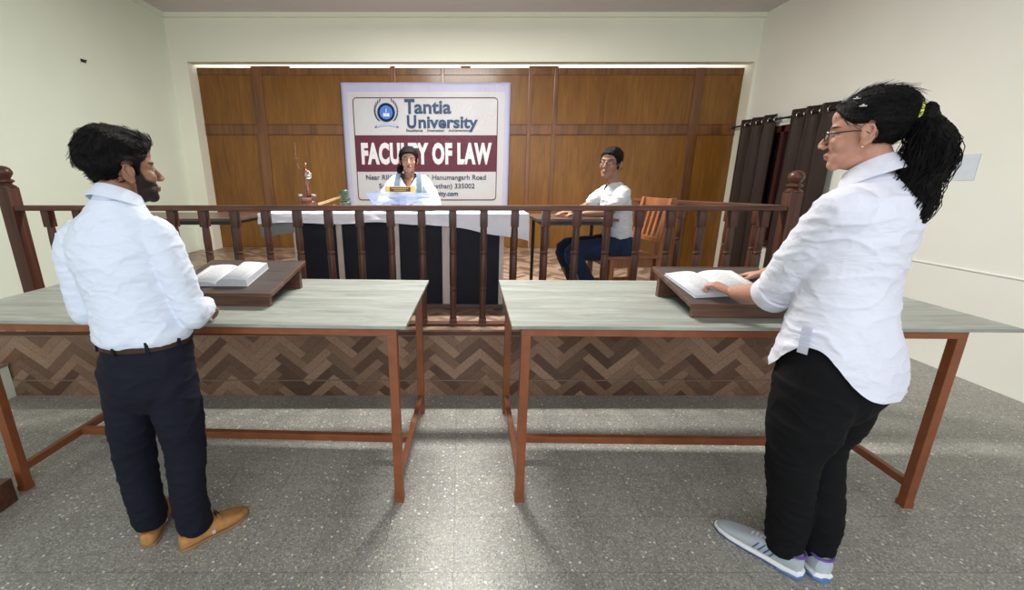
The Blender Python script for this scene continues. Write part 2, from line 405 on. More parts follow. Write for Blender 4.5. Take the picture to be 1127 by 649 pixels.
# platform (dais)
def platform():
    bm = B(); box(bm, (XL, 2.89, 0), (2.42, 6.62, PZ-.014)); o = struct('platform', bm, M['herring'], 'raised stage platform clad in brown herringbone tiles')
    bm = B(); box(bm, (XL, 2.88, .125), (2.425, 2.89, PZ-.05)); box(bm, (XL, 2.872, 0), (2.43, 2.89, .118)); p = obj('riser_tiles', bm, M['herring'], o)
    bm = B(); box(bm, (XL, 2.865, PZ-.014), (2.44, 6.63, PZ)); obj('platform_floor', bm, M['herring_floor'], o)
    bm = B(); box(bm, (XL, 2.868, PZ-.05), (2.432, 2.89, PZ-.042)); box(bm, (XL, 2.874, .118), (2.428, 2.889, .125)); obj('joint_line', bm, M['joint'], o)
    bm = B(); box(bm, (XL, 2.862, PZ-.042), (2.438, 2.89, PZ-.012), None, .004); obj('nosing', bm, M['rail_x'], o)
platform()
bm = B(); box(bm, (XL, 2.62, 0), (-3.3, 2.87, .245)); o = struct('step', bm, M['wall_l'], 'painted step at the left end of the platform')
bm = B(); box(bm, (XL, 2.61, .245), (-3.29, 2.87, .262)); obj('tread', bm, M['herring_floor'], o)
# window on the right wall
bm = B(); box(bm, (XR-.02, 4.95, .75), (XR-.004, 6.4, 2.17)); wo = struct('window_1', bm, M['window_dark'], 'dark window behind the brown curtains')
bm = B()
for y0, y1, z0, z1 in ((5.0, 6.42, 2.12, 2.2), (5.0, 6.42, .7, .78), (5.0, 5.06, .7, 2.2), (6.34, 6.42, .7, 2.2), (5.62, 5.68, .7, 2.2)): box(bm, (XR-.05, y0, z0), (XR-.002, y1, z1), None, .004)
obj('window_frame', bm, M['red_frame'], wo)
bm = B(); box(bm, (XR-.03, 5.4, 2.205), (XR-.004, 5.78, 2.245)); obj('window_lintel_strip', bm, M['white_paint'], wo)

# ================================================================== PARTITION
def partition():
    t = thing('wooden_partition', 'tall glossy teak panelled partition filling the opening behind the judge', 'partition', (0, 6.66, 0))
    y0, y1 = 0, .04; zt = 3.072
    bays = [(-3.73, -2.97), (-2.83, -1.0), (-.93, -.275), (-.235, .97), (1.015, 1.335), (1.385, 3.325), (3.445, 4.01)]
    for a, b in bays:
        for z0, z1 in ((PZ if b < 2 else 0, 2.19), (2.32, 2.99)):
            bm = B(); box(bm, (a, y0, z0), (b, y1, z1)); obj('panel', bm, M['board'], t)
    bm = B()
    for i in range(len(bays)-1):
        a, b = bays[i][1], bays[i+1][0]; box(bm, (a-.004, y0-.022, PZ if b < 2 else 0), (b+.004, y1, zt), None, .005)
    for a, b in bays:
        box(bm, (a+.004, y0-.012, 2.19), (b-.004, y1, 2.32), None, .005); box(bm, (a+.004, y0-.012, 2.98), (b-.004, y1, zt), None, .004)
        for s in (2.19, 2.33): box(bm, (a+.004, y0-.02, s-.01), (b-.004, y0-.011, s), None, .002)
    obj('frame', bm, M['board_frame'], t)
    for a, b in ((-2.97, -2.42), (-1.0, -.93), (.0, .14), (.97, 1.385)):
        bm = B(); box(bm, (a, y0+.002, zt+.001), (b, y1-.002, 3.099)); obj('top_block', bm, M['board_frame'], t)
partition()

# ================================================================== BANNER
def text(parent, s, x, z, size, mat, sx=1.0, bold=0.0, align='LEFT', y=-.006, shear=0, spacing=1.0, name='lettering'):
    cu = bpy.data.curves.new(name, 'FONT'); cu.body = s; cu.size = size; cu.offset = bold; cu.extrude = .001; cu.align_x = align; cu.shear = shear; cu.space_character = spacing; cu.resolution_u = 3
    t = bpy.data.objects.new('tmp', cu); C.objects.link(t); dg = bpy.context.evaluated_depsgraph_get(); dg.update()
    me = bpy.data.meshes.new_from_object(t.evaluated_get(dg)); bpy.data.objects.remove(t)
    me.transform(Matrix.Translation((x, y, z)) @ Matrix.Rotation(math.pi/2, 4, 'X') @ Matrix.Diagonal((sx, 1, 1, 1)))
    me.materials.clear(); me.materials.append(mat); me.name = name
    o = bpy.data.objects.new(name, me); C.objects.link(o); o.parent = parent; return o
def fit(parent, s, x0, x1, zb, cap, mat, **k):
    """cap height and horizontal span"""
    size = cap/.70; o = text(parent, s, 0, 0, size, mat, **k)
    xs = [v.co.x for v in o.data.vertices]; a, b = min(xs), max(xs); f = (x1-x0)/(b-a)
    o.data.transform(Matrix.Translation((x0, 0, zb)) @ Matrix.Diagonal((f, 1, 1, 1)) @ Matrix.Translation((-a, 0, 0)))
    b = bmesh.new(); b.from_mesh(o.data); seen = set(); isl = []
    for v in b.verts:
        if v in seen: continue
        st = [v]; seen.add(v); comp = []
        while st:
            q = st.pop(); comp.append(q)
            for e in q.link_edges:
                z = e.other_vert(q)
                if z not in seen: seen.add(z); st.append(z)
        isl.append((min(q.co.x for q in comp), max(q.co.x for q in comp), [q.index for q in comp]))
    isl.sort(key=lambda i: i[0]); words = []
    for a_, b_, c_ in isl:
        if words and a_-words[-1][0] < cap*.28: words[-1][0] = max(words[-1][0], b_); words[-1][1] += c_
        else: words.append([b_, list(c_)])
    b.free()
    if len(words) > 1:
        for wd in words:
            b = bmesh.new(); b.from_mesh(o.data); keep = set(wd[1]); b.verts.ensure_lookup_table()
            bmesh.ops.delete(b, geom=[v for v in b.verts if v.index not in keep], context='VERTS')
            me = bpy.data.meshes.new('lettering'); b.to_mesh(me); b.free(); me.materials.append(mat); q = bpy.data.objects.new('lettering', me); C.objects.link(q); q.parent = parent
        bpy.data.objects.remove(o)
    return
def banner():
    t = thing('banner', 'large white vinyl law faculty banner hung on the partition behind the judge', 'banner', (-.49, 6.615, 0))
    X = lambda x: x+.49
    bm = B(); nx, nz = 60, 44; x0, x1, z0, z1 = -1.21, 1.20, 1.10, 2.875
    vs = [[None]*(nz+1) for _ in range(nx+1)]
    for i in range(nx+1):
        for j in range(nz+1):
            x = x0+(x1-x0)*i/nx; z = z0+(z1-z0)*j/nz
            vs[i][j] = bm.verts.new((x, .004*noise.noise(Vector((x*4, z*3, 1))), z))
    for i in range(nx):
        for j in range(nz):
            f = bm.faces.new((vs[i][j], vs[i+1][j], vs[i+1][j+1], vs[i][j+1])); f.material_index = 1 if (j > nz-4 or i < 2 or i > nx-3) else 0; f.smooth = True
    o = obj('sheet', bm, None, t, mats=[M['vinyl'], M['vinyl_edge']]); md = o.modifiers.new('s', 'SOLIDIFY'); md.thickness = .003; md.offset = 0
    bx0, bx1, bz0, bz1 = X(-1.54), X(.53), 1.255, 2.675
    bm = B()
    def strip(pts, w):
        for a, b in zip(pts, pts[1:]):
            tube(bm, [(a[0], -.009, a[1]), (b[0], -.009, b[1])], (w/2), 6)
    r = .05; P = []
    for cx, cz, a0 in ((bx1-r, bz1-r, 0), (bx0+r, bz1-r, 90), (bx0+r, bz0+r, 180), (bx1-r, bz0+r, 270)):
        for k in range(5): a = rad(a0+k*22.5); P.append((cx+r*math.cos(a), cz+r*math.sin(a)))
    P.append(P[0]); strip(P, .011); obj('border_line', bm, M['maroon'], t)
    bm = B(); box(bm, (bx0+.004, -.0085, 1.665), (bx1-.004, -.006, 2.172)); obj('maroon_band', bm, M['maroon'], t)
    fit(t, 'FACULTY OF LAW', X(-1.46), X(.455), 1.785, .27, M['white_print'], bold=.020, y=-.0105, spacing=1.08)
    fit(t, 'T', X(-.805), X(-.66), 2.47, .185, M['blue_print'], bold=.009, y=-.0105)
    fit(t, 'antia', X(-.665), X(-.135), 2.47, .175, M['blue_print'], bold=.007, y=-.0105)
    fit(t, 'U', X(-.775), X(-.64), 2.275, .165, M['blue_print'], bold=.009, y=-.0105)
    fit(t, 'niversity', X(-.61), X(.25), 2.275, .158, M['blue_print'], bold=.007, y=-.0105)
    fit(t, 'Excellence    Innovation    Achievement', X(-.79), X(.13), 2.222, .034, M['dark_print'], bold=.001, y=-.0105)
    fit(t, 'Near RIICO Bus Stand, Hanumangarh Road', X(-1.41), X(.375), 1.55, .068, M['dark_print'], bold=.001, y=-.0105)
    fit(t, 'Sri Ganganagar (Rajasthan) 335002', X(-1.22), X(.21), 1.425, .068, M['dark_print'], bold=.001, y=-.0105)
    fit(t, 'www.tantiauniversity.com', X(-1.02), X(-.04), 1.315, .066, M['blue_print'], bold=.002, y=-.0105)
    # emblem
    def disc(R1, R0, y, mat, name, c=(X(-1.07), 2.48)):
        bm = B(); m = Matrix.Translation((c[0], y, c[1])) @ Matrix.Rotation(rad(90), 4, 'X')
        lathe(bm, [(R1, 0), (R1, .0015), (R0, .0015), (R0, 0)] if R0 else [(R1, 0), (R1, .0015), (0, .0015)], (0, 0, 0), 36, m); return obj(name, bm, mat, t)
    disc(.128, .112, -.0105, M['blue_print'], 'emblem_ring'); disc(.095, 0, -.011, M['emblem_blue'], 'emblem_disc')
    cx, cz = X(-1.07), 2.48
    bm = B(); box(bm, (cx-.045, -.014, cz-.055), (cx-.002, -.012, cz-.01)); box(bm, (cx+.002, -.014, cz-.055), (cx+.045, -.012, cz-.01)); box(bm, (cx-.006, -.014, cz), (cx+.006, -.012, cz+.05)); obj('emblem_book', bm, M['white_print'], t)
    bm = B(); ell(bm, (cx, -.013, cz+.06), (.008, .002, .016)); obj('emblem_flame', bm, M['red_print'], t)
    for s in (-1, 1):
        bm = B()
        for k in range(9):
            a = rad(-52+k*13); p = Vector((cx+s*.152*math.cos(a), -.0105, cz+.158*math.sin(a)+.01)); d = Vector((s*(-math.sin(a)*.7+.35), 0, math.cos(a))).normalized()
            tube(bm, [p, p+d*.03, p+d*.062], [(.004, .004), (.009, .003), (.001, .001)], 6)
        obj('emblem_laurel', bm, M['blue_print'], t)
    bm = B(); P = []
    for k in range(13):
        u = (k-6)/6; P.append((cx+u*.17, cz-.165-.035*u*u+.0))
    for a, b in zip(P, P[1:]):
        v = [bm.verts.new((p[0], -.0105, p[1]+d)) for p, d in ((a, -.016), (b, -.016), (b, .016), (a, .016))]; bm.faces.new(v)
    bm.free(); bm = B()
    for a, b in zip(P, P[1:]): tube(bm, [(a[0], -.0095, a[1]), (b[0], -.0095, b[1])], [(.0015, .016)]*2 if 0 else .013, 8)
    bmesh.ops.scale(bm, vec=(1, .15, 1), space=Matrix.Translation((0, .0095, 0)), verts=bm.verts); obj('emblem_ribbon', bm, M['emblem_blue'], t)
    bm = B()
    for a, b in zip(P[1:-1], P[2:-1]):
        v = [bm.verts.new((p[0], -.012, p[1]+d)) for p, d in ((a, -.007), (b, -.007), (b, .007), (a, .007))]; bm.faces.new(v)
    bm.free(); bm = B()
    for a, b in zip(P[1:-1], P[2:-1]): tube(bm, [(a[0], -.0125, a[1]), (b[0], -.0125, b[1])], .007, 8)
    bmesh.ops.scale(bm, vec=(1, .15, 1), space=Matrix.Translation((0, .0125, 0)), verts=bm.verts); obj('emblem_motto_strip', bm, M['white_print'], t)
banner()

# ================================================================== CURTAINS
bm = B(); tube(bm, [(3.94, 4.80, 2.275), (3.94, 6.6, 2.275)], .012, 12); ell(bm, (3.94, 6.6, 2.275), .02)
for y in (4.83, 5.6, 6.42): tube(bm, [(3.94, y, 2.275), (4.048, y, 2.275)], .007, 8)
tag(obj('curtain_rod', bm, M['black_metal'], None, True), 'dark metal curtain rod above the right wall window', 'curtain rod')
def curtain(y0, y1, waves, label):
    t = thing('curtain', label, 'curtain', (3.94, (y0+y1)/2, PZ*0), 0, 'brown eyelet curtains on the right wall')
    bm = B(); n = waves*16; nz = 14; rows = []; h = (y1-y0)/2
    for j in range(nz+1):
        z = .12+(2.345-.12)*j/nz; row = []
        for i in range(n+1):
            u = i/n; am = .045+.02*noise.noise(Vector((u*4, j*.2, y0))); ph = 2*math.pi*waves*u+.25*noise.noise(Vector((u*3, j*.3, 2)))
            row.append(bm.verts.new((am*math.sin(ph)*(1 if z < 2.1 else .8), -h+2*h*u+.012*math.sin(ph*2+1), z)))
        rows.append(row)
    for a, b in zip(rows, rows[1:]):
        for i in range(n): bm.faces.new((a[i], a[i+1], b[i+1], b[i]))
    o = obj('drape', bm, M['curtain'], t, True); md = o.modifiers.new('s', 'SOLIDIFY'); md.thickness = .004
    for k in range(waves*2):
        u = (k+.5)/(waves*2); y = -h+2*h*((k*.5+.0)/waves+.001)
        bm = B(); torus(bm, (0, y, 2.275), .026, .006, 'y', 20, 8); g = obj('eyelet', bm, M['silver'], t, True)
    return t
curtain(5.72, 6.40, 3, 'dark brown eyelet curtain hanging nearest the wooden partition')
curtain(4.80, 5.46, 3, 'dark brown eyelet curtain hanging behind the standing woman')

# paper and hook
bm = B(); bm2 = None
box(bm, (4.044, 3.49, 1.545), (4.048, 3.80, 1.745)); tag(obj('paper_notice', bm, M['paper']), 'pale blue paper sheet stuck on right wall behind the ponytail', 'paper')
bm = B(); box(bm, (XL, 4.93, 2.735), (XL+.012, 4.99, 2.765), None, .003); tube(bm, [(XL+.01, 4.96, 2.75), (XL+.04, 4.96, 2.755)], .006, 8); tag(obj('wall_hook', bm, M['black_metal'], None, True), 'small dark hook high on the pale green left wall', 'hook')

# ================================================================== RAILING
def baluster_bm(z1):
    bm = B(); b = .026; box(bm, (-b, -b, 0), (b, b, .055), None, .003); box(bm, (-b, -b, z1-.11), (b, b, z1), None, .003)
    h = z1-.165; prof = [(.022, 0), (.0245, .02), (.0225, .05), (.023, .10), (.0245, .20), (.021, .212), (.027, .222), (.021, .232), (.024, .245), (.0255, .34)]
    prof += [(.0245, h*.70), (.021, h*.715), (.027, h*.73), (.021, h*.745), (.024, h*.76), (.0255, h*.85), (.0235, h*.95), (.022, h)]
    lathe(bm, prof, (0, 0, .055), 14); return bm
def newel(parent, x, y, z1):
    bm = B(); s = .042; box(bm, (x-s, y-s, 0), (x+s, y+s, z1-.14), None, .006)
    lathe(bm, [(.05, 0), (.05, .008), (.036, .016), (.03, .026), (.046, .036), (.046, .046), (.028, .056), (.036, .068), (.047, .088), (.048, .104), (.038, .124), (.02, .136), (.0, .14)], (x, y, z1-.14), 20)
    return obj('newel_post', bm, M['rail'], parent, True)
def railing():
    t = thing('railing', 'long dark wooden railing with turned balusters along the platform front', 'railing', (0, 2.97, PZ))
    zr = 1.345-PZ
    bm = B(); box(bm, (-3.02, -.035, zr), (2.21, .035, zr+.035), None, .006); obj('handrail', bm, M['rail_x'], t)
    bm = B(); box(bm, (-3.02, -.03, 0), (2.21, .03, .022), None, .004); obj('bottom_rail', bm, M['rail_x'], t)
    newel(t, -3.06, 0, 1.64-PZ); newel(t, 2.25, 0, 1.61-PZ)
    first = None
    for k in range(24):
        x = -2.83+.2135*k
        if x > 2.2: break
        if first is None: o = first = obj('baluster', baluster_bm(zr), M['rail'], t, True)
        else: o = first.copy(); C.objects.link(o)
        o.location = (x, 0, 0); o.parent = t; o.rotation_euler = (0, 0, 0)
    # side return railing
    a = Vector((2.25, 3.03, 0)); b = Vector((1.66, 4.15, 0)); d = (b-a); L = d.length; rz = math.atan2(d.y, d.x)
    t2 = thing('railing', 'short dark wooden side railing running back behind the empty chair', 'railing', (a.x, a.y, PZ), rz)
    bm = B(); box(bm, (.0, -.033, zr+.002), (L, .033, zr+.034), None, .006); obj('handrail', bm, M['rail_x'], t2)
    bm = B(); box(bm, (.0, -.03, 0), (L, .03, .022), None, .004); obj('bottom_rail', bm, M['rail_x'], t2)
    for k in range(6):
        o = first.copy(); C.objects.link(o); o.parent = t2; o.location = (.16+.205*k, 0, 0)
railing()

# ================================================================== STANDING TABLES
def big_table(fr, ang, length, side, label, group='steel-framed standing tables'):
    """local: origin = inner front corner on floor, +x outwards*side, +y back"""
    t = thing('table', label, 'table', (fr[0], fr[1], 0), ang, group)
    s = side; D = .89; H_ = .93
    X = lambda a, b: (min(s*a, s*b), max(s*a, s*b))
    bm = B(); x0, x1 = X(0, length); box(bm, (x0, 0, H_-.016), (x1, D, H_), None, .002); obj('tabletop', bm, M['ttop'], t)
    bm = B(); a, b = .045, length-.22
    for y in (.01, D-.045):
        x0, x1 = X(a, b); box(bm, (x0, y, H_-.05), (x1, y+.035, H_-.016))
    for x in (a, b-.035):
        x0, x1 = X(x, x+.035); box(bm, (x0, .045, H_-.05), (x1, D-.045, H_-.016))
    obj('apron', bm, M['steel'], t)
    for x in (a, b-.042):
        for y in (.008, D-.048):
            bm = B(); x0, x1 = X(x, x+.042); box(bm, (x0, y, 0.006), (x1, y+.04, H_-.05), None, .003); box(bm, (x0-.002, y-.002, 0), (x1+.002, y+.042, .03)); obj('leg', bm, M['steel'], t)
    for x in (a+.006, b-.036):
        bm = B(); x0, x1 = X(x, x+.03); box(bm, (x0, .048, .10), (x1, D-.048, .14), None, .003); obj('end_stretcher', bm, M['steel'], t)
    bm = B(); x0, x1 = X(a+.036, b-.036); box(bm, (x0, .36, .10), (x1, .395, .14), None, .003); obj('long_stretcher', bm, M['steel'], t)
    return t
big_table((-.24, 1.77), rad(-2.4), 2.26, -1, 'long worn grey-topped orange steel table in front of the standing man')
big_table((.225, 1.775), rad(-1.2), 2.2, 1, 'long worn grey-topped orange steel table in front of the standing woman')

# ================================================================== TABLE LECTERNS
def lectern(cx, cy, rz, label, w_=.57, d=.44):
    t = thing('book_rest', label, 'book rest', (cx, cy, .93), rz, 'sloping book rests on the standing tables')
    zf, zb = .058, .14; hw = w_/2; sl = math.atan2(zb-zf, d); Mx = Matrix.Translation((0, -d/2, zf)) @ Matrix.Rotation(sl, 4, 'X'); L = math.hypot(d, zb-zf)
    bm = B(); box(bm, (-hw+.008, .008, .0), (hw-.008, L-.008, .014), Mx); obj('sloping_top', bm, M['lectern_top'], t)
    bm = B(); box(bm, (-hw, -.004, -.004), (hw, .008, .016), Mx, .003); box(bm, (-hw, L-.008, -.004), (hw, L+.004, .016), Mx, .003)
    for s in (-1, 1): box(bm, (min(s*hw, s*(hw-.008)), .008, -.004), (max(s*hw, s*(hw-.008)), L-.008, .016), Mx, .002)
    obj('edge_moulding', bm, M['lectern'], t)
    bm = B(); box(bm, (-hw+.02, -d/2+.012, 0), (hw-.02, -d/2+.034, zf+.0)); obj('front_board', bm, M['lectern'], t)
    bm = B(); box(bm, (-hw+.02, d/2-.06, 0), (hw-.02, d/2-.03, zb-.01)); obj('back_board', bm, M['lectern'], t)
    return t, Matrix.Translation((cx, cy, .93)) @ Matrix.Rotation(rz, 4, 'Z') @ Mx @ Matrix.Translation((0, 0, .016))
lecL, ML = lectern(-1.215, 2.29, rad(-3), 'dark wooden sloping book rest on the left table beside the man')
lecR, MR = lectern(1.34, 2.09, rad(-1), 'dark wooden sloping book rest on the right table under the woman\'s hands')
def open_book(Mt, x, y, rz, tl, tr, wl, wr, dp, label):
    """page blocks left/right of the gutter; tl/tr thickness"""
    loc = Mt @ Matrix.Translation((x, y, 0)) @ Matrix.Rotation(rz, 4, 'Z')
    t = thing('open_book', label, 'book', (0, 0, 0)); t.matrix_world = loc
    t.location = loc.to_translation(); t.rotation_euler = loc.to_euler()
    for s, th, wd, nm in ((-1, tl, wl, 'left_pages'), (1, tr, wr, 'right_pages')):
        bm = B(); n = 12; prof = []
        for i in range(n+1):
            u = i/n; z = th*(.35+.65*min(1, (u*5)**.6 if u > 0 else 0)) + .008*math.sin(math.pi*min(1, u*1.1))*(1-u*.3); prof.append((s*wd*u, z))
        T = [[bm.verts.new((px, yy, pz)) for px, pz in prof] for yy in (-dp/2, dp/2)]
        Bt = [[bm.verts.new((px, yy, .002)) for px, pz in prof] for yy in (-dp/2, dp/2)]
        for i in range(n):
            f = bm.faces.new((T[0][i], T[0][i+1], T[1][i+1], T[1][i])); f.material_index = 0; f.smooth = True
            bm.faces.new((Bt[0][i], Bt[1][i], Bt[1][i+1], Bt[0][i+1])).material_index = 1
            bm.faces.new((Bt[0][i], Bt[0][i+1], T[0][i+1], T[0][i])).material_index = 1
            bm.faces.new((Bt[1][i+1], Bt[1][i], T[1][i], T[1][i+1])).material_index = 1
        bm.faces.new((Bt[0][n], Bt[1][n], T[1][n], T[0][n])).material_index = 1
        bm.faces.new((Bt[1][0], Bt[0][0], T[0][0], T[1][0])).material_index = 1
        obj(nm, bm, None, t, mats=[M['page'], M['page_edge']])
    bm = B(); box(bm, (-wl-.003, -dp/2-.003, 0), (wr+.003, dp/2+.003, .002)); obj('cover', bm, M['page_edge'], t)
    return t
open_book(ML, -.045, .20, rad(1), .016, .034, .165, .165, .245, 'thick open book with white pages on the left book rest')
open_book(MR, -.075, .215, rad(7), .012, .012, .18, .19, .27, 'open book with thin white pages under the woman\'s hands')

# ================================================================== JUDGE'S DESK
def desk():
    t = thing('judge_desk', 'long judge\'s desk fronted by dark panels and pale upright posts', 'desk', (-.5, 3.42, PZ), rad(-.8))
    X = lambda x: x+.5
    H_ = .77
    posts = [(-1.335, -1.275), (-.99, -.945), (-.569, -.49), (-.148, -.068), (.31, .345)]
    for a, b in posts:
        bm = B(); box(bm, (X(a), -.02, .035), (X(b), .03, H_-.022), None, .003); obj('post', bm, M['pale_post'], t)
    for (a0, a), (b, b1) in zip(posts, posts[1:]):
        bm = B(); box(bm, (X(a), 0, .035), (X(b), .02, H_-.022)); obj('front_panel', bm, M['panel'], t)
    bm = B(); box(bm, (X(-1.34), -.03, 0), (X(.35), .035, .035), None, .003); obj('plinth', bm, M['brown_top'], t)
    for x in (-1.335, .325):
        bm = B(); box(bm, (X(x), .032, 0), (X(x)+.02, .5, H_-.022)); obj('side_panel', bm, M['panel'], t)
    bm = B(); box(bm, (X(-1.58), -.03, H_-.022), (X(.50), .58, H_), None, .003); obj('desk_top', bm, M['brown_top'], t)
    bm = B(); tube(bm, [(X(.46), .5, 0), (X(.46), .5, H_-.022)], .014, 10); obj('leg', bm, M['black_metal'], t, True)
desk()
def drape():
    t = thing('tablecloth', 'crumpled white cloth covering the judge\'s desk top, hanging lower at the right', 'tablecloth', (-.5, 3.42, PZ+.77), rad(-.8))
    bm = B(); x0, x1 = -1.09, 1.03; nx, ny = 90, 30; rows = []
    # profile across: front hem -> front edge -> back edge
    for i in range(nx+1):
        u = i/nx; x = x0+(x1-x0)*u; row = []
        drop = .075+.02*noise.noise(Vector((x*3, 0, 0)))+max(0, (u-.62))*.34
        for j in range(10):
            v = j/9; z = -drop*(1-v); row.append((x+.004*noise.noise(Vector((x*9, v*4, 3))), -.036-.012*(1-v)*(1+noise.noise(Vector((x*8, v*2, 7))))-.008*abs(math.sin(x*13+3*noise.noise(Vector((x*4, 0, 9)))))*(1-v), z+.003))
        for j in range(ny+1):
            v = j/ny; row.append((x, -.033+.6*v, .0035+.003*abs(noise.noise(Vector((x*7, v*6, 2))))))
        rows.append(row)
    # right hem falls over the end
    last = rows[-1]
    for k in range(1, 7):
        d = .022*k*(1+.35*(k > 4)); rows.append([(last[0][0]+.006+.006*noise.noise(Vector((p[1]*9, k, 1)))*k*.5, p[1]-(.004 if j < 10 else 0), p[2]-d*(1-.3*min(1, max(0, p[1]))) if p[2] > -1 else p[2]) for j, p in enumerate(last)])
    vr = [[bm.verts.new(p) for p in r] for r in rows]
    for a, b in zip(vr, vr[1:]):
        for i in range(len(a)-1): bm.faces.new((a[i], b[i], b[i+1], a[i+1]))
    obj('cloth', bm, M['white_cloth'], t, True)
    bm = B(); rows = []
    for i in range(14):
        u = i/13; rows.append([bm.verts.new((-1.085+.27*u, -.034-.004*math.sin(u*9), z)) for z in (-.005, -.09, -.19+.05*u)])
    for a, b in zip(rows, rows[1:]):
        for k in range(2): bm.faces.new((a[k], b[k], b[k+1], a[k+1]))
    o = obj('grey_under_layer', bm, M['grey_cloth'], t, True); tag(o, 'sheer grey layer hanging under the white cloth')
drape()
DZ = PZ+.774
# statue
def statue():
    t = thing('justice_statuette', 'copper lady justice statuette with raised sword on the white tablecloth', 'statuette', (-1.285, 3.68, DZ+.062), rad(0))
    bm = B(); stack(bm, [(0, 0, -.058, .072, .05, 5), (0, 0, -.04, .072, .05, 5), (0, 0, -.036, .062, .042, 5), (0, 0, .012, .060, .042, 5), (0, 0, .016, .055, .038, 5), (0, 0, .04, .052, .036, 5), (0, 0, .044, .06, .04, 5), (0, 0, .052, .058, .04, 5)], 24, 1); obj('base', bm, M['copper'], t, True)
    bm = B()
    limb(bm, [(-.012, 0, .05), (-.012, 0, .10), (-.008, 0, .17)], [.011, .015, .019], 12, 3); limb(bm, [(.014, -.006, .05), (.014, -.012, .10), (.008, 0, .17)], [.011, .015, .019], 12, 3)
    stack(bm, [(0, 0, .13, .028, .02), (0, 0, .165, .028, .02), (0, 0, .2, .02, .015), (0, 0, .235, .028, .018), (0, 0, .262, .03, .015), (0, 0, .272, .01, .01)], 16, 3)
    limb(bm, [(0, 0, .26), (0, 0, .285)], [.008, .008], 10, 2); ell(bm, (0, 0, .303), (.014, .016, .02), seg=16); ell(bm, (0, .003, .315), (.017, .018, .014), seg=14)
    limb(bm, [(-.026, 0, .256), (-.052, -.004, .285), (-.062, -.01, .34)], [.009, .007, .006], 10, 3)
    limb(bm, [(.026, 0, .256), (.042, -.012, .225), (.03, -.03, .205)], [.009, .007, .006], 10, 3)
    ell(bm, (-.062, -.01, .345), .009, seg=10)
    fuse('figure', bm, M['copper'], t, .0035, 2)
    bm = B(); tube(bm, [(-.062, -.01, .335), (-.064, -.01, .36)], .004, 8); box(bm, (-.082, -.013, .359), (-.046, -.007, .365)); box(bm, (-.068, -.0115, .365), (-.060, -.0085, .485)); obj('sword', bm, M['copper'], t)
    bm = B(); lathe(bm, [(0, 0), (.028, .002), (.024, .008), (0, .012)], (0, 0, 0), 18, Matrix.Translation((.032, -.034, .225)) @ Matrix.Rotation(rad(90), 4, 'X')); obj('shield', bm, M['silver'], t, True)
    for s in (-1, 1):
        bm = B(); lathe(bm, [(.004, 0), (.022, .006), (.024, .016), (.022, .022)], (s*.052, -.01, .056), 16); obj('scale_pan', bm, M['silver'], t, True)
statue()
def gavel():
    t = thing('gavel', 'gavel with dark green head and pale handle on the white tablecloth', 'gavel', (-1.0, 3.66, DZ+.006), rad(6))
    bm = B(); m = Matrix.Translation((.03, 0, .118)) @ Matrix.Rotation(rad(-14), 4, 'Y')
    lathe(bm, [(.0, -.045), (.036, -.045), (.040, -.038), (.040, -.025), (.033, -.021), (.033, .02), (.040, .025), (.040, .038), (.034, .046), (0, .046)], (0, 0, 0), 22, m); obj('head', bm, M['green_dark'], t, True)
    bm = B(); tube(bm, [(.0, 0, .112), (-.10, 0, .078), (-.19, 0, .050)], [.008, .010, .011], 10); obj('handle', bm, M['pale_wood'], t, True)
    bm = B(); lathe(bm, [(.055, 0), (.058, .012), (.05, .02), (.045, .055), (.05, .066), (.046, .072), (0, .072)], (.035, 0, 0), 24); obj('sound_block', bm, M['green_dark'], t, True)
gavel()
bm = B(); box(bm, (-.02, -.018, 0), (.02, .018, .03), None, .003); lathe(bm, [(.009, 0), (.009, .012), (0, .014)], (0, 0, .03), 10); o = obj('glue_bottle', bm, M['olive'], None, True); o.location = (-1.09, 3.76, DZ+.004); tag(o, 'tiny yellow-green pot standing behind the gavel handle', 'pot')
bm = B(); box(bm, (-.022, -.016, 0), (.022, .016, .022), None, .003); o = obj('sharpener', bm, M['orange'], None); o.location = (-.88, 3.70, DZ+.004); tag(o, 'tiny orange block lying on white tablecloth beside the gavel', 'block')
# acrylic reading stand
def stand():
    t = thing('reading_stand', 'translucent blue acrylic reading stand on the desk in front of the judge', 'reading stand', (-.485, 3.60, DZ+.006))
    bm = B(); v = [(-.295, 0, .145), (.295, 0, .145), (.235, -.02, .055), (-.225, -.02, .055), ]
    P = [bm.verts.new(p) for p in v]; bm.faces.new(P)
    Q = [bm.verts.new(p) for p in ((-.295, .002, .145), (.295, .002, .145), (.27, .22, .105), (-.27, .22, .105))]; bm.faces.new(Q)
    bmesh.ops.solidify(bm, geom=bm.faces[:], thickness=.004); obj('tray', bm, M['acrylic'], t)
    for s in (-1, 1):
        bm = B(); box(bm, (s*.12-.035, -.03, 0), (s*.12+.035, .05, .06), None, .003); obj('foot', bm, M['silver'], t)
        bm = B(); vv = [bm.verts.new(p) for p in ((s*.235, -.02, .055), (s*.295, 0, .145), (s*.27, .22, .105), (s*.22, .2, .055))]; bm.faces.new(vv); bmesh.ops.solidify(bm, geom=bm.faces[:], thickness=.004); obj('side_panel', bm, M['acrylic'], t)
    bm = B(); box(bm, (-.02, .12, 0), (.02, .15, .118)); obj('support', bm, M['acrylic'], t)
stand()
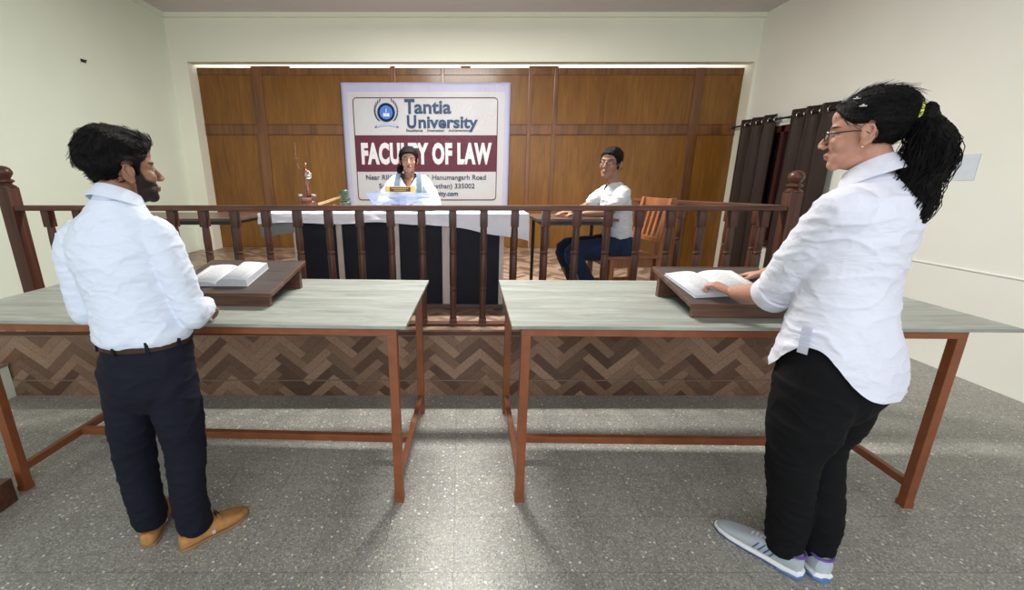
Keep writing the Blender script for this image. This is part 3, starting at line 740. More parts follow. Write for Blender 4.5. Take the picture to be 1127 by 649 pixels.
def nameplate():
    t = thing('nameplate', 'gold and brown desk nameplate resting on the acrylic stand', 'nameplate', (-.495, 3.605, DZ+.1545))
    bm = B(); pr = [(-.014, 0), (.02, 0), (.006, .048), (-.004, .048)]
    rings(bm, [[Vector((x, y, z)) for y, z in pr] for x in (-.125, .125)]); obj('block', bm, M['gold'], t)
    bm = B(); m = Matrix.Translation((0, -.0125, .006)) @ Matrix.Rotation(math.atan2(-.010, .048), 4, 'X'); box(bm, (-.085, -.003, 0), (.085, .0, .036), m); obj('plaque', bm, M['belt'], t)
    bm = B()
    for z, h in ((.022, .07), (.009, .05)):
        for k in range(9): box(bm, (-h+k*h*2/9, -.004, z), (-h+(k+.7)*h*2/9, -.003, z+.006), m)
    obj('plaque_marks', bm, M['gold'], t)
nameplate()

# ================================================================== SIDE TABLES ON THE PLATFORM
def side_table(x0, x1, y0, y1, ztop, label):
    cx, cy = (x0+x1)/2, (y0+y1)/2; t = thing('side_table', label, 'table', (cx, cy, PZ), 0, 'black-legged side tables on the platform'); a, b = (x1-x0)/2, (y1-y0)/2; h = ztop-PZ
    bm = B(); box(bm, (-a, -b, h-.022), (a, b, h), None, .003); obj('tabletop', bm, M['brown_top'], t)
    bm = B()
    for y in (-b+.03, b-.055): box(bm, (-a+.04, y, h-.05), (a-.04, y+.025, h-.022))
    for x in (-a+.04, a-.065): box(bm, (x, -b+.055, h-.05), (x+.025, b-.055, h-.022))
    obj('frame', bm, M['black_metal'], t)
    for sx in (-1, 1):
        for sy in (-1, 1):
            bm = B(); tube(bm, [(sx*(a-.055), sy*(b-.045), 0), (sx*(a-.055), sy*(b-.045), h-.045)], .014, 10); obj('leg', bm, M['black_metal'], t, True)
side_table(.58, 1.20, 3.27, 3.80, 1.262, 'small brown-topped table with black legs under the seated woman\'s arms')
side_table(-2.80, -1.72, 3.30, 3.95, 1.262, 'brown-topped table with black legs behind the standing man')

# ================================================================== CHAIRS
def chair(loc, rz, label):
    t = thing('wooden_chair', label, 'chair', loc, rz, 'orange wooden chairs on the platform'); w_, d, h = .21, .21, .45
    bm = B(); box(bm, (-w_-.01, -d+.0, h-.025), (w_+.01, d+.02, h), None, .006); obj('seat', bm, M['chair'], t)
    bm = B()
    for y in (-d+.03, d-.03): box(bm, (-w_+.04, y-.011, h-.095), (w_-.04, y+.011, h-.025))
    for x in (-w_+.02, w_-.02): box(bm, (x-.011, -d+.05, h-.095), (x+.011, d-.05, h-.025))
    obj('seat_frame', bm, M['chair'], t)
    for s in (-1, 1):
        bm = B(); box(bm, (s*(w_-.02)-.019, d-.05, 0), (s*(w_-.02)+.019, d-.012, h-.025), None, .003); obj('leg', bm, M['chair'], t)
        bm = B(); rings(bm, [[Vector((s*(w_-.02)+dx, y+dy, z)) for dx, dy in ((-.019, -.022), (.019, -.022), (.019, .022), (-.019, .022))] for y, z in ((-d-.03, 0), (-d, .2), (-d, h), (-d-.03, .7), (-d-.07, .89))]); obj('leg', bm, M['chair'], t)
    bm = B(); box(bm, (-w_+.04, -d-.085, .80), (w_-.04, -d-.058, .885), None, .004); obj('top_rail', bm, M['chair'], t)
    bm = B(); box(bm, (-w_+.04, -d-.035, .54), (w_-.04, -d-.012, .58), None, .004); obj('lower_rail', bm, M['chair'], t)
    for k in range(4):
        x = -.105+.07*k; bm = B(); rings(bm, [[Vector((x+dx, y+dy, z)) for dx, dy in ((-.014, -.006), (.014, -.006), (.014, .006), (-.014, .006))] for y, z in ((-d-.022, .575), (-d-.07, .805))]); obj('slat', bm, M['chair'], t)
    for s in (-1, 1):
        bm = B(); box(bm, (s*(w_-.02)-.01, -d+.02, .16), (s*(w_-.02)+.01, d-.05, .19)); obj('stretcher', bm, M['chair'], t)
    return t
# local -y is the back: facing direction is +y
chair((1.335, 3.52, PZ), rad(98), 'orange wooden slat-backed chair under the seated woman in jeans')
chair((-.48, 4.30, PZ), rad(180), 'orange wooden chair behind the judge\'s desk under the woman in white')

# low box at left
bm = B(); box(bm, (-2.70, 1.52, 0), (-2.215, 1.80, .13), None, .006); tag(obj('footstep', bm, M['rail_x'], None), 'low dark wooden footstep at the left edge beside the table leg', 'footstep')

# ================================================================== PEOPLE
def smooth(a, b, x):
    t = max(0., min(1., (x-a)/(b-a))); return t*t*(3-2*t)
def lerp(a, b, t): return tuple(x*(1-t)+y*t for x, y in zip(a, b))
def head_prims(bm, H, fem=False, scale=1.0):
    """H: matrix of the head; +y is the face, origin between the ears"""
    b2 = bmesh.new()
    ell(b2, (0, -.016, .045), (.076, .095, .084)); ell(b2, (0, .030, .035), (.064, .058, .066))
    ell(b2, (0, .030, -.012), (.060, .062, .080)); ell(b2, (0, .042, -.066), (.050 if not fem else .048, .048, .040)); ell(b2, (0, .070, -.088), (.030, .021, .021)); ell(b2, (0, .02, -.075), (.052, .055, .036))
    ell(b2, (0, .076, .032), (.047, .016, .012)); ell(b2, (0, .056, .064), (.050, .034, .036))
    for s in (-1, 1):
        ell(b2, (s*.036, .062, -.018), (.024, .024, .026)); ell(b2, (s*.031, .0755, .009), .0125, seg=16)
        ell(b2, (s*.0105, .104, -.027), (.0085, .010, .008), seg=14)
        ell(b2, (s*.077, -.008, -.002), (.008, .020, .031), Euler((rad(-12), 0, s*rad(-22))), 18); ell(b2, (s*.077, -.002, -.028), (.007, .011, .012), seg=14)
        tube(b2, [(s*.078, .006, -.02), (s*.086, -.012, -.015), (s*.089, -.025, .008), (s*.086, -.018, .026), (s*.080, .002, .026)], .0045, 8)
    tube(b2, [(0, .082, .030), (0, .094, .008), (0, .110, -.016), (0, .1135, -.024)], [.006, .0075, .0095, .0085], 14); ell(b2, (0, .112, -.023), (.0095, .0095, .009), seg=16)
    ell(b2, (0, .082, -.056), (.024, .013, .016)); ell(b2, (0, .0955, -.0545), (.020, .0065, .0048)); ell(b2, (0, .0935, -.0655), (.016, .0065, .0052))
    bmesh.ops.transform(b2, matrix=H @ Matrix.Scale(scale, 4), verts=b2.verts)
    me = bpy.data.meshes.new('t'); b2.to_mesh(me); b2.free(); bm.from_mesh(me); bpy.data.meshes.remove(me)
def face_paint(H, base, lip, brow, beard=None, scale=1.0):
    Hi = (H @ Matrix.Scale(scale, 4)).inverted(); dark = (.008, .006, .005)
    def fn(co):
        p = Hi @ co; x, y, z = abs(p.x), p.y, p.z; c = base
        if p.length > .2: return base
        if y > .05:
            m = (x/.021)**2+((z+.060)/.0105)**2
            c = lerp(c, lip, 1-smooth(.6, 1.2, m))
            bz = .030+.004*(1-abs(x-.034)/.02); m = ((x-.033)/.021)**2+((z-bz)/.0045)**2
            c = lerp(c, brow, 1-smooth(.5, 1.3, m))
            m = ((x-.031)/.0165)**2+((z-.009)/.0064)**2
            if m < 1.5:
                c = lerp(c, (.05, .03, .025), (1-smooth(1., 1.5, m))*.8)
                if m < .62: c = lerp((.30, .28, .26), dark, 1-smooth(.35, .6, math.hypot(x-.031, z-.009)/.0095))
        if beard:
            m = 0
            if z < .01 and y > .012 and x < .076:
                edge = .012 if y < .035 else -.02-.9*max(0, y-.045)
                if y < .026: edge = .03
                elif y < .045: edge = .03-(y-.026)*2.6
                elif y < .075: edge = -.02-(y-.045)*.5
                else: edge = -.038
                m = 1-smooth(edge-.010, edge+.004, z)
                if y > .085 and x < .02 and -.074 < z < -.047: m = 0
            if y > .07 and -.048 < z < -.036 and x < .033: m = max(m, .95)
            c = lerp(c, beard, m*.96)
        return c
    return fn
def hair_cap(name, H, parent, line, thick, scale=1.0, seed=1, ear=.03, voxel=.0035, amp=.006):
    """hair grown off the scalp of this very head"""
    b = bmesh.new(); head_prims(b, Matrix(), scale=1)
    me_o = fuse(name, b, M['hair'], parent, voxel, 3)
    b2 = bmesh.new(); b2.from_mesh(me_o.data); b2.normal_update(); W = {}
    for v in b2.verts:
        p = v.co; z = p.z - line(p.y, abs(p.x)); wv = smooth(-.004, .014, z)
        if p.y > -.035: wv *= smooth(ear-.006, ear+.006, math.hypot(p.y+.006, (p.z+.004)) if abs(p.x) > .05 else 1)
        if abs(p.x) > .083: wv = 0
        W[v.index] = wv
    new = {}
    for v in b2.verts:
        wv = W[v.index]; p = v.co; t = thick(p)
        st = noise.noise(Vector((p.x*55+seed, p.y*14, p.z*40)))*amp + noise.noise(Vector((p.x*20, p.y*8+seed, p.z*18)))*amp*1.3
        new[v] = v.normal*((t+st)*wv) - v.normal*.004*(1-wv) + t*wv*Vector((0, -.1, .25))
    kill = [v for v in b2.verts if W[v.index] < .03]
    for v, d in new.items(): v.co += d
    bmesh.ops.delete(b2, geom=kill, context='VERTS')
    for _ in range(1): bmesh.ops.smooth_vert(b2, verts=b2.verts, factor=.4, use_axis_x=True, use_axis_y=True, use_axis_z=True)
    bmesh.ops.transform(b2, matrix=H @ Matrix.Scale(scale, 4), verts=b2.verts)
    for f in b2.faces: f.smooth = True
    b2.to_mesh(me_o.data); b2.free(); return me_o
def strands(name, cap, H, parent, n, dirf, ln, seed=1, rad_=.0009, zmin=-.2, lift=.16):
    rr_ = random.Random(seed); b = B(); Hi = H.inverted(); N3 = H.to_3x3(); vs = [v for v in cap.data.vertices if (Hi @ v.co).z > zmin]
    for k in range(n):
        v = rr_.choice(vs); p = Hi @ v.co; nn = (N3.inverted() @ v.normal).normalized(); d = Vector(dirf(p)); d = (d-nn*d.dot(nn)).normalized(); L_ = ln*rr_.uniform(.5, 1.1); P = []
        j = Vector((rr_.gauss(0, 1), rr_.gauss(0, 1), rr_.gauss(0, 1)))*.12
        for q in range(5):
            t = q/4; P.append(H @ (p + (d+j)*(L_*t) + nn*(.0015+L_*(lift*t-1.3*lift*t*t))))
        tube(b, P, [rad_, rad_, rad_, rad_*.8, rad_*.3], 3, False)
    return obj(name, b, M['hair'], parent, True)
def interp(tab):
    def f(y, x=0):
        if y <= tab[0][0]: return tab[0][1]
        for (a, b), (c, d) in zip(tab, tab[1:]):
            if y <= c: return b+(d-b)*(y-a)/(c-a)
        return tab[-1][1]
    return f
def hand(bm, wrist, fdir, palm_n, side, curl=.5, spread=.12, sc_=1.0, thumb_out=.7):
    """wrist point, finger direction, palm normal (out of the palm), side +1: thumb on +cross"""
    f = Vector(fdir).normalized(); n = Vector(palm_n); n = (n-f*n.dot(f)).normalized(); s = f.cross(n)*side  # s towards the thumb
    w_ = Vector(wrist)
    rs = []
    for u, hw, ht in ((-.01, .026, .019), (.015, .030, .017), (.045, .038, .0155), (.075, .041, .014), (.088, .036, .011)):
        c = w_+f*(u*sc_); rs.append([c+s*(hw*sc_*math.cos(2*math.pi*k/16))+n*(ht*sc_*math.sin(2*math.pi*k/16)) for k in range(16)])
    rings(bm, rs)
    for k, (off, ln) in enumerate(((.029, .074), (.010, .082), (-.010, .077), (-.028, .060))):
        base = w_+f*(.078*sc_)+s*(off*sc_); d = (f+s*(off*spread/.03)).normalized(); p = base.copy(); P = [base-d*.012]; a = 0; rr = [.0085]
        for q, (fr, rd) in enumerate(((.44, .0088), (.31, .0080), (.25, .0070))):
            a += curl*(.55+.35*q) + .03*k; dd = (d*math.cos(a)+n*math.sin(a)).normalized(); P.append(p.copy()) if q == 0 else None
            if q == 0: rr.append(.009)
            p = p+dd*(ln*fr*sc_); P.append(p.copy()); rr.append(rd)
        tube(bm, P, [r*sc_ for r in rr], 12); ell(bm, P[-1], .0068*sc_, seg=12)
    b = w_+f*(.018*sc_)+s*(.024*sc_)+n*(.004*sc_); d1 = (f*.7+s*thumb_out+n*.25).normalized(); d2 = (f*.95+s*.25+n*.3*(1+curl)).normalized()
    P = [b-d1*.01, b+d1*.02*sc_, b+d1*.045*sc_, b+d1*.045*sc_+d2*.028*sc_, b+d1*.045*sc_+d2*.05*sc_]
    tube(bm, P, [.013*sc_, .0135*sc_, .0105*sc_, .0098*sc_, .0078*sc_], 12); ell(bm, P[-1], .0075*sc_, seg=12)
def shoe_sections(L, W_, top, ang_pt, toe=1.0):
    pass
def frame(p, heading):
    """foot frame: +y forward"""
    return Matrix.Translation(p) @ Matrix.Rotation(heading, 4, 'Z')
def foot_loft(bm, Mx, prof, seg=24, z0=0.0):
    """prof rows: (y, halfwidth, xcenter, height) -> D-shaped cross sections"""
    rs = []
    for y, hw, xc, h in prof:
        r = []
        for k in range(seg):
            a = 2*math.pi*k/seg; c_, s_ = math.cos(a), math.sin(a)
            x = xc+hw*math.copysign(abs(c_)**.75, c_); z = z0+(h-z0)*(.5+.5*s_) if s_ > 0 else z0+(h-z0)*.5*(1+math.copysign(abs(s_)**.5, s_))
            r.append(Mx @ Vector((x, y, max(z0, z))))
        rs.append(r)
    rings(bm, rs)

# ---------------------------------------------------------------- standing man
def standing_man():
    T = thing('person', 'standing man seen from behind in a pale shirt, navy trousers and tan loafers', 'person', (-1.27, 1.56, 0))
    base = (.27, .135, .085)
    Hh = Matrix.Translation((.056, .045, 1.573)) @ Matrix.Rotation(rad(-40), 4, 'Z') @ Matrix.Rotation(rad(2), 4, 'X')
    S = {-1: Vector((-.130, -.005, 1.325)), 1: Vector((.170, .0, 1.335))}
    Eb = {-1: Vector((-.158, .0, 1.07)), 1: Vector((.235, .015, 1.045))}
    Wr = {-1: Vector((-.04, .205, 1.0)), 1: Vector((.168, .205, 1.025))}
    an = {-1: Vector((-.115, .015, .09)), 1: Vector((.10, -.01, .09))}
    hd = {-1: rad(20), 1: rad(-39)}
    b = B(); head_prims(b, Hh)
    limb(b, [(.030, -.018, 1.42), (.036, -.004, 1.48), (.046, .018, 1.53)], [(.062, .062), (.056, .058), (.056, .060)], 24)
    stack(b, [(.04, 0, .80, .12, .10), (.045, 0, .95, .13, .10), (.035, 0, 1.1, .125, .10), (.02, 0, 1.25, .14, .10), (.016, -.005, 1.36, .135, .09), (.01, -.01, 1.42, .09, .07)])
    for s in (-1, 1):
        limb(b, [S[s], Eb[s]], [.045, .036], 16); limb(b, [Eb[s], (Eb[s]+Wr[s])/2, Wr[s]], [.036, .033, .026], 16)
        hip = Vector((.02+s*.08, 0, .86)); kn = Vector((s*.105+.0, .01, .46)); limb(b, [hip, kn, an[s]], [.075, .052, .038], 16)
        m = frame((an[s].x, an[s].y, 0), hd[s]); foot_loft(b, m, [(-.055, .015, 0, .05), (-.03, .028, 0, .075), (.04, .032, 0, .075), (.10, .038, 0, .05), (.17, .03, 0, .03), (.19, .01, 0, .025)], z0=.015)
    hand(b, Wr[1]+Vector((-.005, .01, 0)), (-.25, .85, -.35), (-.45, -.1, -.85), 1, .75, .05)
    hand(b, Wr[-1]+Vector((.01, .01, 0)), (.3, .85, -.2), (.2, 0, -.95), -1, .5, .05)
    body = fuse('body', b, M['skin'], T, .0042, 2); paint(body, face_paint(Hh, base, (.20, .085, .06), (.012, .008, .007), (.006, .004, .0035)))
    line = interp([(-.06, -.108), (-.03, -.085), (-.012, -.02), (.010, -.022), (.030, -.012), (.036, .03), (.06, .045), (.075, .068), (.10, .086)])
    def th(p): return .008 + .014*smooth(.03, .12, p.z) + .010*smooth(.02, -.09, p.y)*smooth(-.06, .05, p.z) + .016*smooth(.03, .08, p.y)*smooth(.07, .1, p.z)
    hc = hair_cap('hair', Hh, T, line, th, seed=3, ear=.026, amp=.010)
    strands('loose_strands', hc, Hh, hc, 1500, lambda p: (p.x*2, -1, .45 if p.y > .02 else -.5), .028, 4, lift=.06)
    # shirt
    b = B()
    stack(b, [(.048, 0, .955, .160, .124), (.046, 0, .985, .172, .136), (.04, .0, 1.05, .160, .128), (.03, 0, 1.14, .155, .126), (.022, -.002, 1.25, .168, .126), (.022, -.005, 1.33, .172, .115), (.026, -.008, 1.385, .150, .096), (.034, -.008, 1.435, .108, .084), (.040, -.004, 1.485, .070, .066)], cap=True)
    for s in (-1, 1):
        limb(b, [S[s]+Vector((-s*.02, 0, .02)), S[s]+Vector((s*.012, 0, -.05)), Eb[s]], [.068, .066, .054], 24); limb(b, [Eb[s], (Eb[s]+Wr[s])/2, Wr[s]-(Wr[s]-Eb[s]).normalized()*.012], [.054, .050, .042], 24)
    f1 = folds(.006, 9, 1, (1, 1, 2.2)); f2 = folds(.005, 22, 2, (1, 1, 1.4))
    fuse('shirt', b, M['shirt'], T, .006, 5, wr=lambda p: (f1(p)+f2(p)*.5)*smooth(1.48, 1.42, p.z))
    # collar
    b = B(); cc = Matrix.Translation((.040, .0, 1.470)) @ Matrix.Rotation(rad(-17), 4, 'X') @ Matrix.Rotation(rad(9), 4, 'Y')
    rs = []
    for rr, z in ((.070, -.01), (.067, .02), (.064, .048), (.068, .053), (.078, .035), (.090, .008), (.088, .004), (.072, .028)):
        rs.append([cc @ Vector((rr*math.cos(a)*1.0, rr*math.sin(a)*1.02+.004, z-.022*(1+math.sin(a))/2)) for a in [2*math.pi*k/36+math.pi/2+.03 for k in range(36)]])
    rings(b, rs, False); o = obj('collar', b, M['shirt'], T, True); m = o.modifiers.new('s', 'SOLIDIFY'); m.thickness = .002
    for s in (-1, 1):
        d = (Wr[s]-Eb[s]).normalized(); b = B(); tube(b, [Wr[s]-d*.055, Wr[s]-d*.03, Wr[s]-d*.002], [.043, .044, .040], 24); obj('cuff', b, M['shirt'], T, True)
    # trousers
    b = B(); stack(b, [(.02, 0, .67, .10, .08), (.022, -.002, .75, .158, .123), (.034, -.006, .84, .166, .136), (.046, 0, .92, .160, .128), (.05, 0, .975, .154, .122)])
    for s in (-1, 1):
        A = an[s]; limb(b, [(.030+s*.078, -.004, .84), (.020+s*.092, .004, .66), (.0+s*.108, .012, .46), (A.x, A.y+.0, .26), (A.x, A.y+.006, .085)], [(.092, .106), (.086, .096), (.074, .080), (.066, .072), (.062, .072)], 28)
    f3 = folds(.006, 8, 5, (1, 1, 1.8)); f4 = folds(.004, 14, 8, (1, 1, 1.6))
    def cutt(p): return p.z < .062+.012*noise.noise(p*9) or p.z > .972
    fuse('trousers', b, M['navy'], T, .006, 4, wr=lambda p: (f3(p)+f4(p)*(.4+.8*smooth(.35, .1, p.z)))*smooth(.96, .88, p.z), cut=cutt)
    b = B(); stack(b, [(.048, 0, .942, .1625, .130), (.049, 0, .974, .1600, .128)], 48, 1, cap=False); bmesh.ops.solidify(b, geom=b.faces[:], thickness=.004); obj('belt', b, M['belt'], T, True)
    for a in (-60, -100, -140, -20):
        b = B(); m = Matrix.Translation((.048+.164*math.cos(rad(a)), .131*math.sin(rad(a)), .958)) @ Matrix.Rotation(rad(a), 4, 'Z'); box(b, (-.003, -.006, -.024), (.005, .006, .024), m, .001); obj('belt_loop', b, M['navy'], T)
    b = B(); tube(b, [(.085, -.137, .885), (.115, -.127, .889), (.148, -.106, .891)], .0025, 6); obj('pocket_welt', b, M['black_trim'], T, True)
    # loafers
    for s in (-1, 1):
        m = frame((an[s].x, an[s].y, 0), hd[s])
        b = B(); foot_loft(b, m, [(-.068, .012, 0, .05), (-.062, .026, 0, .066), (-.04, .035, 0, .068), (.0, .037, 0, .060), (.04, .039, .001, .060), (.075, .044, .003, .074), (.11, .048, .004, .068), (.15, .048, .004, .054), (.185, .040, .003, .042), (.212, .024, .002, .032), (.220, .008, .002, .024)], 28, .010)
        sh = obj('loafer', b, M['tan'], T, True)
        b = B(); foot_loft(b, m, [(-.071, .012, 0, .014), (-.064, .03, 0, .014), (-.03, .039, 0, .014), (.04, .040, 0, .014), (.11, .052, .004, .014), (.16, .050, .004, .014), (.20, .036, .003, .014), (.226, .01, .002, .014)], 28, 0); obj('sole', b, M['tan_sole'], sh, True)
        b = B(); tube(b, [m @ Vector((-.032, .092, .073)), m @ Vector((0, .088, .080)), m @ Vector((.038, .092, .071))], [(.012, .004)]*3, 8); obj('saddle_strap', b, M['tan'], sh, True)
        b = B(); box(b, (-.012, .082, .080), (.014, .096, .090), m, .002); obj('buckle', b, M['black_metal'], sh)
        b = B(); tube(b, [m @ Vector((.036*math.cos(a)+.003, .145+.055*math.sin(a), .058-.17*max(0, .055*math.sin(a)))) for a in [math.pi*k/12 for k in range(13)]], .0022, 6); obj('moccasin_seam', b, M['tan_sole'], sh, True)
        b = B()
        for q in (0, 1): box(b, (.040, .050+.007*q, .022), (.0445, .053+.007*q, .040), m)
        obj('side_tab', b, M['shoe_white'], sh)
        b = B(); limb(b, [m @ Vector((0, 0, .13)), m @ Vector((0, .0, .06)), m @ Vector((0, .055, .052))], [.045, .038, .030], 16, 3); obj('sock', b, M['sock'], T, True)
    return T
standing_man()

# ---------------------------------------------------------------- standing woman
def standing_woman():
    phi = rad(115); rz = phi-math.pi/2; root = Vector((1.37, 1.45, 0))
    T = thing('person', 'standing woman with ponytail and glasses in a white shirt, black trousers and grey sneakers', 'person', root, rz)
    Wi = (Matrix.Translation(root) @ Matrix.Rotation(rz, 4, 'Z')).inverted()
    L = lambda x, y, z: Wi @ Vector((x, y, z))
    base = (.46, .235, .165)
    hw = L(1.327, 1.490, 0)
    Hh = Matrix.Translation((hw.x, hw.y, 1.69)) @ Matrix.Rotation(rad(137-115), 4, 'Z') @ Matrix.Rotation(rad(-4), 4, 'X')
    S = {-1: L(1.215, 1.385, 1.45), 1: L(1.515, 1.53, 1.45)}
    Eb = {-1: L(1.235, 1.63, 1.115), 1: L(1.56, 1.82, 1.16)}
    Wr = {-1: L(1.240, 1.885, 1.052), 1: L(1.52, 2.10, 1.095)}
    an = {-1: L(1.325, 1.435, .09), 1: L(1.455, 1.43, .09)}
    hd = {-1: rad(126-115), 1: rad(84-115)}
    b = B(); head_prims(b, Hh, True, .98)
    limb(b, [(0, -.015, 1.49), (0, .005, 1.56), (hw.x*.7, hw.y-.012, 1.645)], [(.06, .06), (.053, .054), (.052, .056)], 24)
    stack(b, [(0, 0, .85, .15, .12), (0, 0, 1.0, .15, .13), (0, 0, 1.15, .14, .11), (0, 0, 1.3, .15, .11), (0, -.01, 1.45, .13, .09), (0, -.02, 1.51, .07, .06)])
    for s in (-1, 1):
        limb(b, [S[s], Eb[s]], [.05, .044], 16); limb(b, [Eb[s], Eb[s].lerp(Wr[s], .35), Eb[s].lerp(Wr[s], .7), Wr[s]], [(.044, .044), (.045, .043), (.036, .034), (.028, .024)], 18)
        kn = Vector((s*.088, .010, .50)); limb(b, [(s*.09, 0, .9), kn, an[s]+Vector((0,0,.15)), an[s]], [.09, .05, .042, .036], 16)
        m = frame((an[s].x, an[s].y, 0), hd[s]); foot_loft(b, m, [(-.055, .015, 0, .05), (-.03, .028, 0, .075), (.04, .03, 0, .075), (.10, .036, 0, .05), (.17, .03, 0, .04), (.19, .01, 0, .035)], z0=.03)
    d = L(1.17, 1.965, 0)-L(1.240, 1.885, 0)
    hand(b, Wr[-1], (d.x, d.y, .035), (.0, .1, -1), -1, .95, .08, 1.0, .45)
    d = L(1.46, 2.2, 0)-L(1.52, 2.10, 0)
    hand(b, Wr[1], (d.x, d.y, -.03), (0, 0, -1), 1, .22, .10, .95, .5)
    body = fuse('body', b, M['skin'], T, .0038, 2); paint(body, face_paint(Hh, base, (.42, .14, .13), (.02, .012, .010), None, .98))
    line = interp([(-.06, -.06), (-.02, -.035), (-.005, .028), (.03, .030), (.05, .045), (.066, .062), (.08, .082), (.1, .092)])
    def th(p): return .008 + .006*smooth(.03, .11, p.z) + .006*smooth(.0, -.09, p.y)
    hc = hair_cap('hair', Hh, T, line, th, .98, 5, .027, amp=.005)
    strands('combed_strands', hc, Hh, hc, 900, lambda p: (-p.x, -.118-p.y-.02, .045-p.z), .045, 6, .0007, lift=.05)
    # ponytail
    HP = lambda x, y, z: Hh @ Vector((x, y, z))
    root_p = HP(0, -.118, .045)
    def Wp(u, z, off=0):   # point in the vertical plane facing the photographer
        v = Vector((1.36+.731*u+.682*off, 1.46-.682*u+.731*off, z)); return Wi @ v
    cl = [root_p, Wp(.085, 1.725), Wp(.108, 1.67), Wp(.112, 1.61), Wp(.098, 1.54), Wp(.104, 1.47), Wp(.096, 1.41), Wp(.092, 1.365)]
    rr = [.018, .036, .052, .062, .060, .052, .042, .020]
    b = B(); limb(b, cl, rr, 20, 5)
    for k in range(46):
        i = R.randrange(1, len(cl)-1); q = cl[i].lerp(cl[i+1], R.random()); v = Vector((R.gauss(0, 1), R.gauss(0, 1), R.gauss(0, 1))).normalized()*rr[i]*.72; ell(b, q+v, (R.uniform(.014, .026), R.uniform(.014, .026), R.uniform(.02, .036)), seg=12)
    f5 = folds(.006, 40, 3); pt = fuse('ponytail', b, M['hair'], T, .005, 2, wr=f5)
    b = B()
    for k in range(420):
        th_ = R.uniform(0, 2*math.pi); ro = math.sqrt(R.random()); ph = R.uniform(0, 6.3); am = R.uniform(.006, .017); n = 17; P = []; end = R.uniform(.75, 1.0)
        for j in range(n):
            t = j/(n-1)*end*(len(cl)-1); i = min(int(t), len(cl)-2); f = t-i; c = cl[i].lerp(cl[i+1], f); r_ = (rr[i]*(1-f)+rr[i+1]*f)*(ro*1.12) + .004
            a = th_+.35*math.sin(j*.5+ph); o = Vector((math.cos(a)*r_, math.sin(a)*r_*.9, 0)); wv = Vector((math.sin(j*1.15+ph), math.cos(j*1.0+ph*1.3), .4*math.sin(j+ph)))*am*min(1, j/4)
            P.append(c+o+wv)
        P = [root_p+Vector((R.uniform(-.012, .012), R.uniform(-.01, .01), R.uniform(-.012, .012)))]+P[1:]
        tube(b, P, [.0013]*(len(P)-2)+[.001, .0004], 3, False)
    obj('ponytail_strands', b, M['hair'], pt, True)
    b = B(); rs = []
    q = Matrix.Translation(HP(0, -.117, .047)) @ (cl[1]-HP(0, -.09, .03)).to_track_quat('Z', 'Y').to_matrix().to_4x4(); torus(b, (0, 0, 0), .027, .0075); bmesh.ops.transform(b, matrix=q, verts=b.verts); obj('hair_tie', b, M['yellow'], T, True)
    for y, z, x in ((.03, .107, .052), (.012, .079, .078)):
        b = B(); ell(b, HP(-x*.98, y, z+.008), (.004, .004, .003), seg=12); tube(b, [HP(-x, y+.009, z+.005), HP(-x*1.02, y-.009, z+.003)], .0028, 8); obj('hair_clip', b, M['silver'], T, True)
    # glasses
    g = B()
    for s in (-1, 1):
        P = [HP(s*.033+.024*math.cos(a)*(1), .102-.05*(abs(.033+s*.024*math.cos(a))/.07)**2*.45, .006+.0155*math.sin(a)) for a in [2*math.pi*k/20 for k in range(21)]]; tube(g, P, .0019, 6, False)
        tube(g, [HP(s*.056, .092, .010), HP(s*.072, .078, .012), HP(s*.080, .03, .012), HP(s*.083, .0, .008), HP(s*.083, -.02, -.008)], .0021, 6)
    tube(g, [HP(-.010, .102, .012), HP(0, .106, .014), HP(.010, .102, .012)], .0018, 6); go = obj('glasses', g, M['frame_dark'], T, True)
    for s in (-1, 1):
        b = B(); v = [b.verts.new(HP(s*.033+.023*math.cos(a), .101-.05*(abs(.033+s*.024*math.cos(a))/.07)**2*.45, .006+.015*math.sin(a))) for a in [2*math.pi*k/20 for k in range(20)]]; b.faces.new(v); obj('lens', b, M['lens'], go)
    b = B(); ell(b, HP(-.083, .0, -.040), .004, seg=10); obj('earring', b, M['gold'], T, True)
    # shirt
    b = B()
    stack(b, [(0, -.004, .80, .205, .186), (0, -.006, .90, .203, .186), (0, .0, 1.0, .190, .168), (0, .010, 1.1, .172, .144), (0, .016, 1.22, .168, .130), (0, .006, 1.34, .178, .130), (0, -.012, 1.43, .182, .112), (0, -.018, 1.485, .160, .096), (0, -.004, 1.53, .105, .080), (0, .012, 1.57, .066, .062)])
    for s in (-1, 1):
        e = S[s].lerp(Eb[s], .98); limb(b, [S[s]+Vector((-s*.02, 0, .0)), S[s].lerp(Eb[s], .45), e], [.082, .080, .068], 26)
    g1 = folds(.008, 7, 11, (1, 1, 2.0)); g2 = folds(.006, 18, 12, (1, 1, 1.6))
    def hem(p):
        a = math.atan2(p.y+.012, p.x); return p.z < .838+.155*abs(math.cos(a))**5*(1 if p.x < 0 else 1)-.0
    fuse('shirt', b, M['shirt2'], T, .006, 5, wr=lambda p: (g1(p)+g2(p)*.5)*smooth(1.56, 1.49, p.z), cut=hem)
    b = B(); cc = Matrix.Translation((0, .018, 1.568)) @ Matrix.Rotation(rad(-20), 4, 'X'); rs = []
    for rr_, z in ((.070, -.012), (.066, .02), (.063, .044), (.068, .048), (.080, .026), (.096, -.008), (.094, -.012), (.072, .02)):
        rs.append([cc @ Vector((rr_*math.cos(a), rr_*math.sin(a)*1.03+.004, z-.030*(1+math.sin(a))/2)) for a in [2*math.pi*k/36+math.pi/2+.03 for k in range(36)]])
    rings(b, rs, False); o = obj('collar', b, M['shirt2'], T, True); m = o.modifiers.new('s', 'SOLIDIFY'); m.thickness = .002
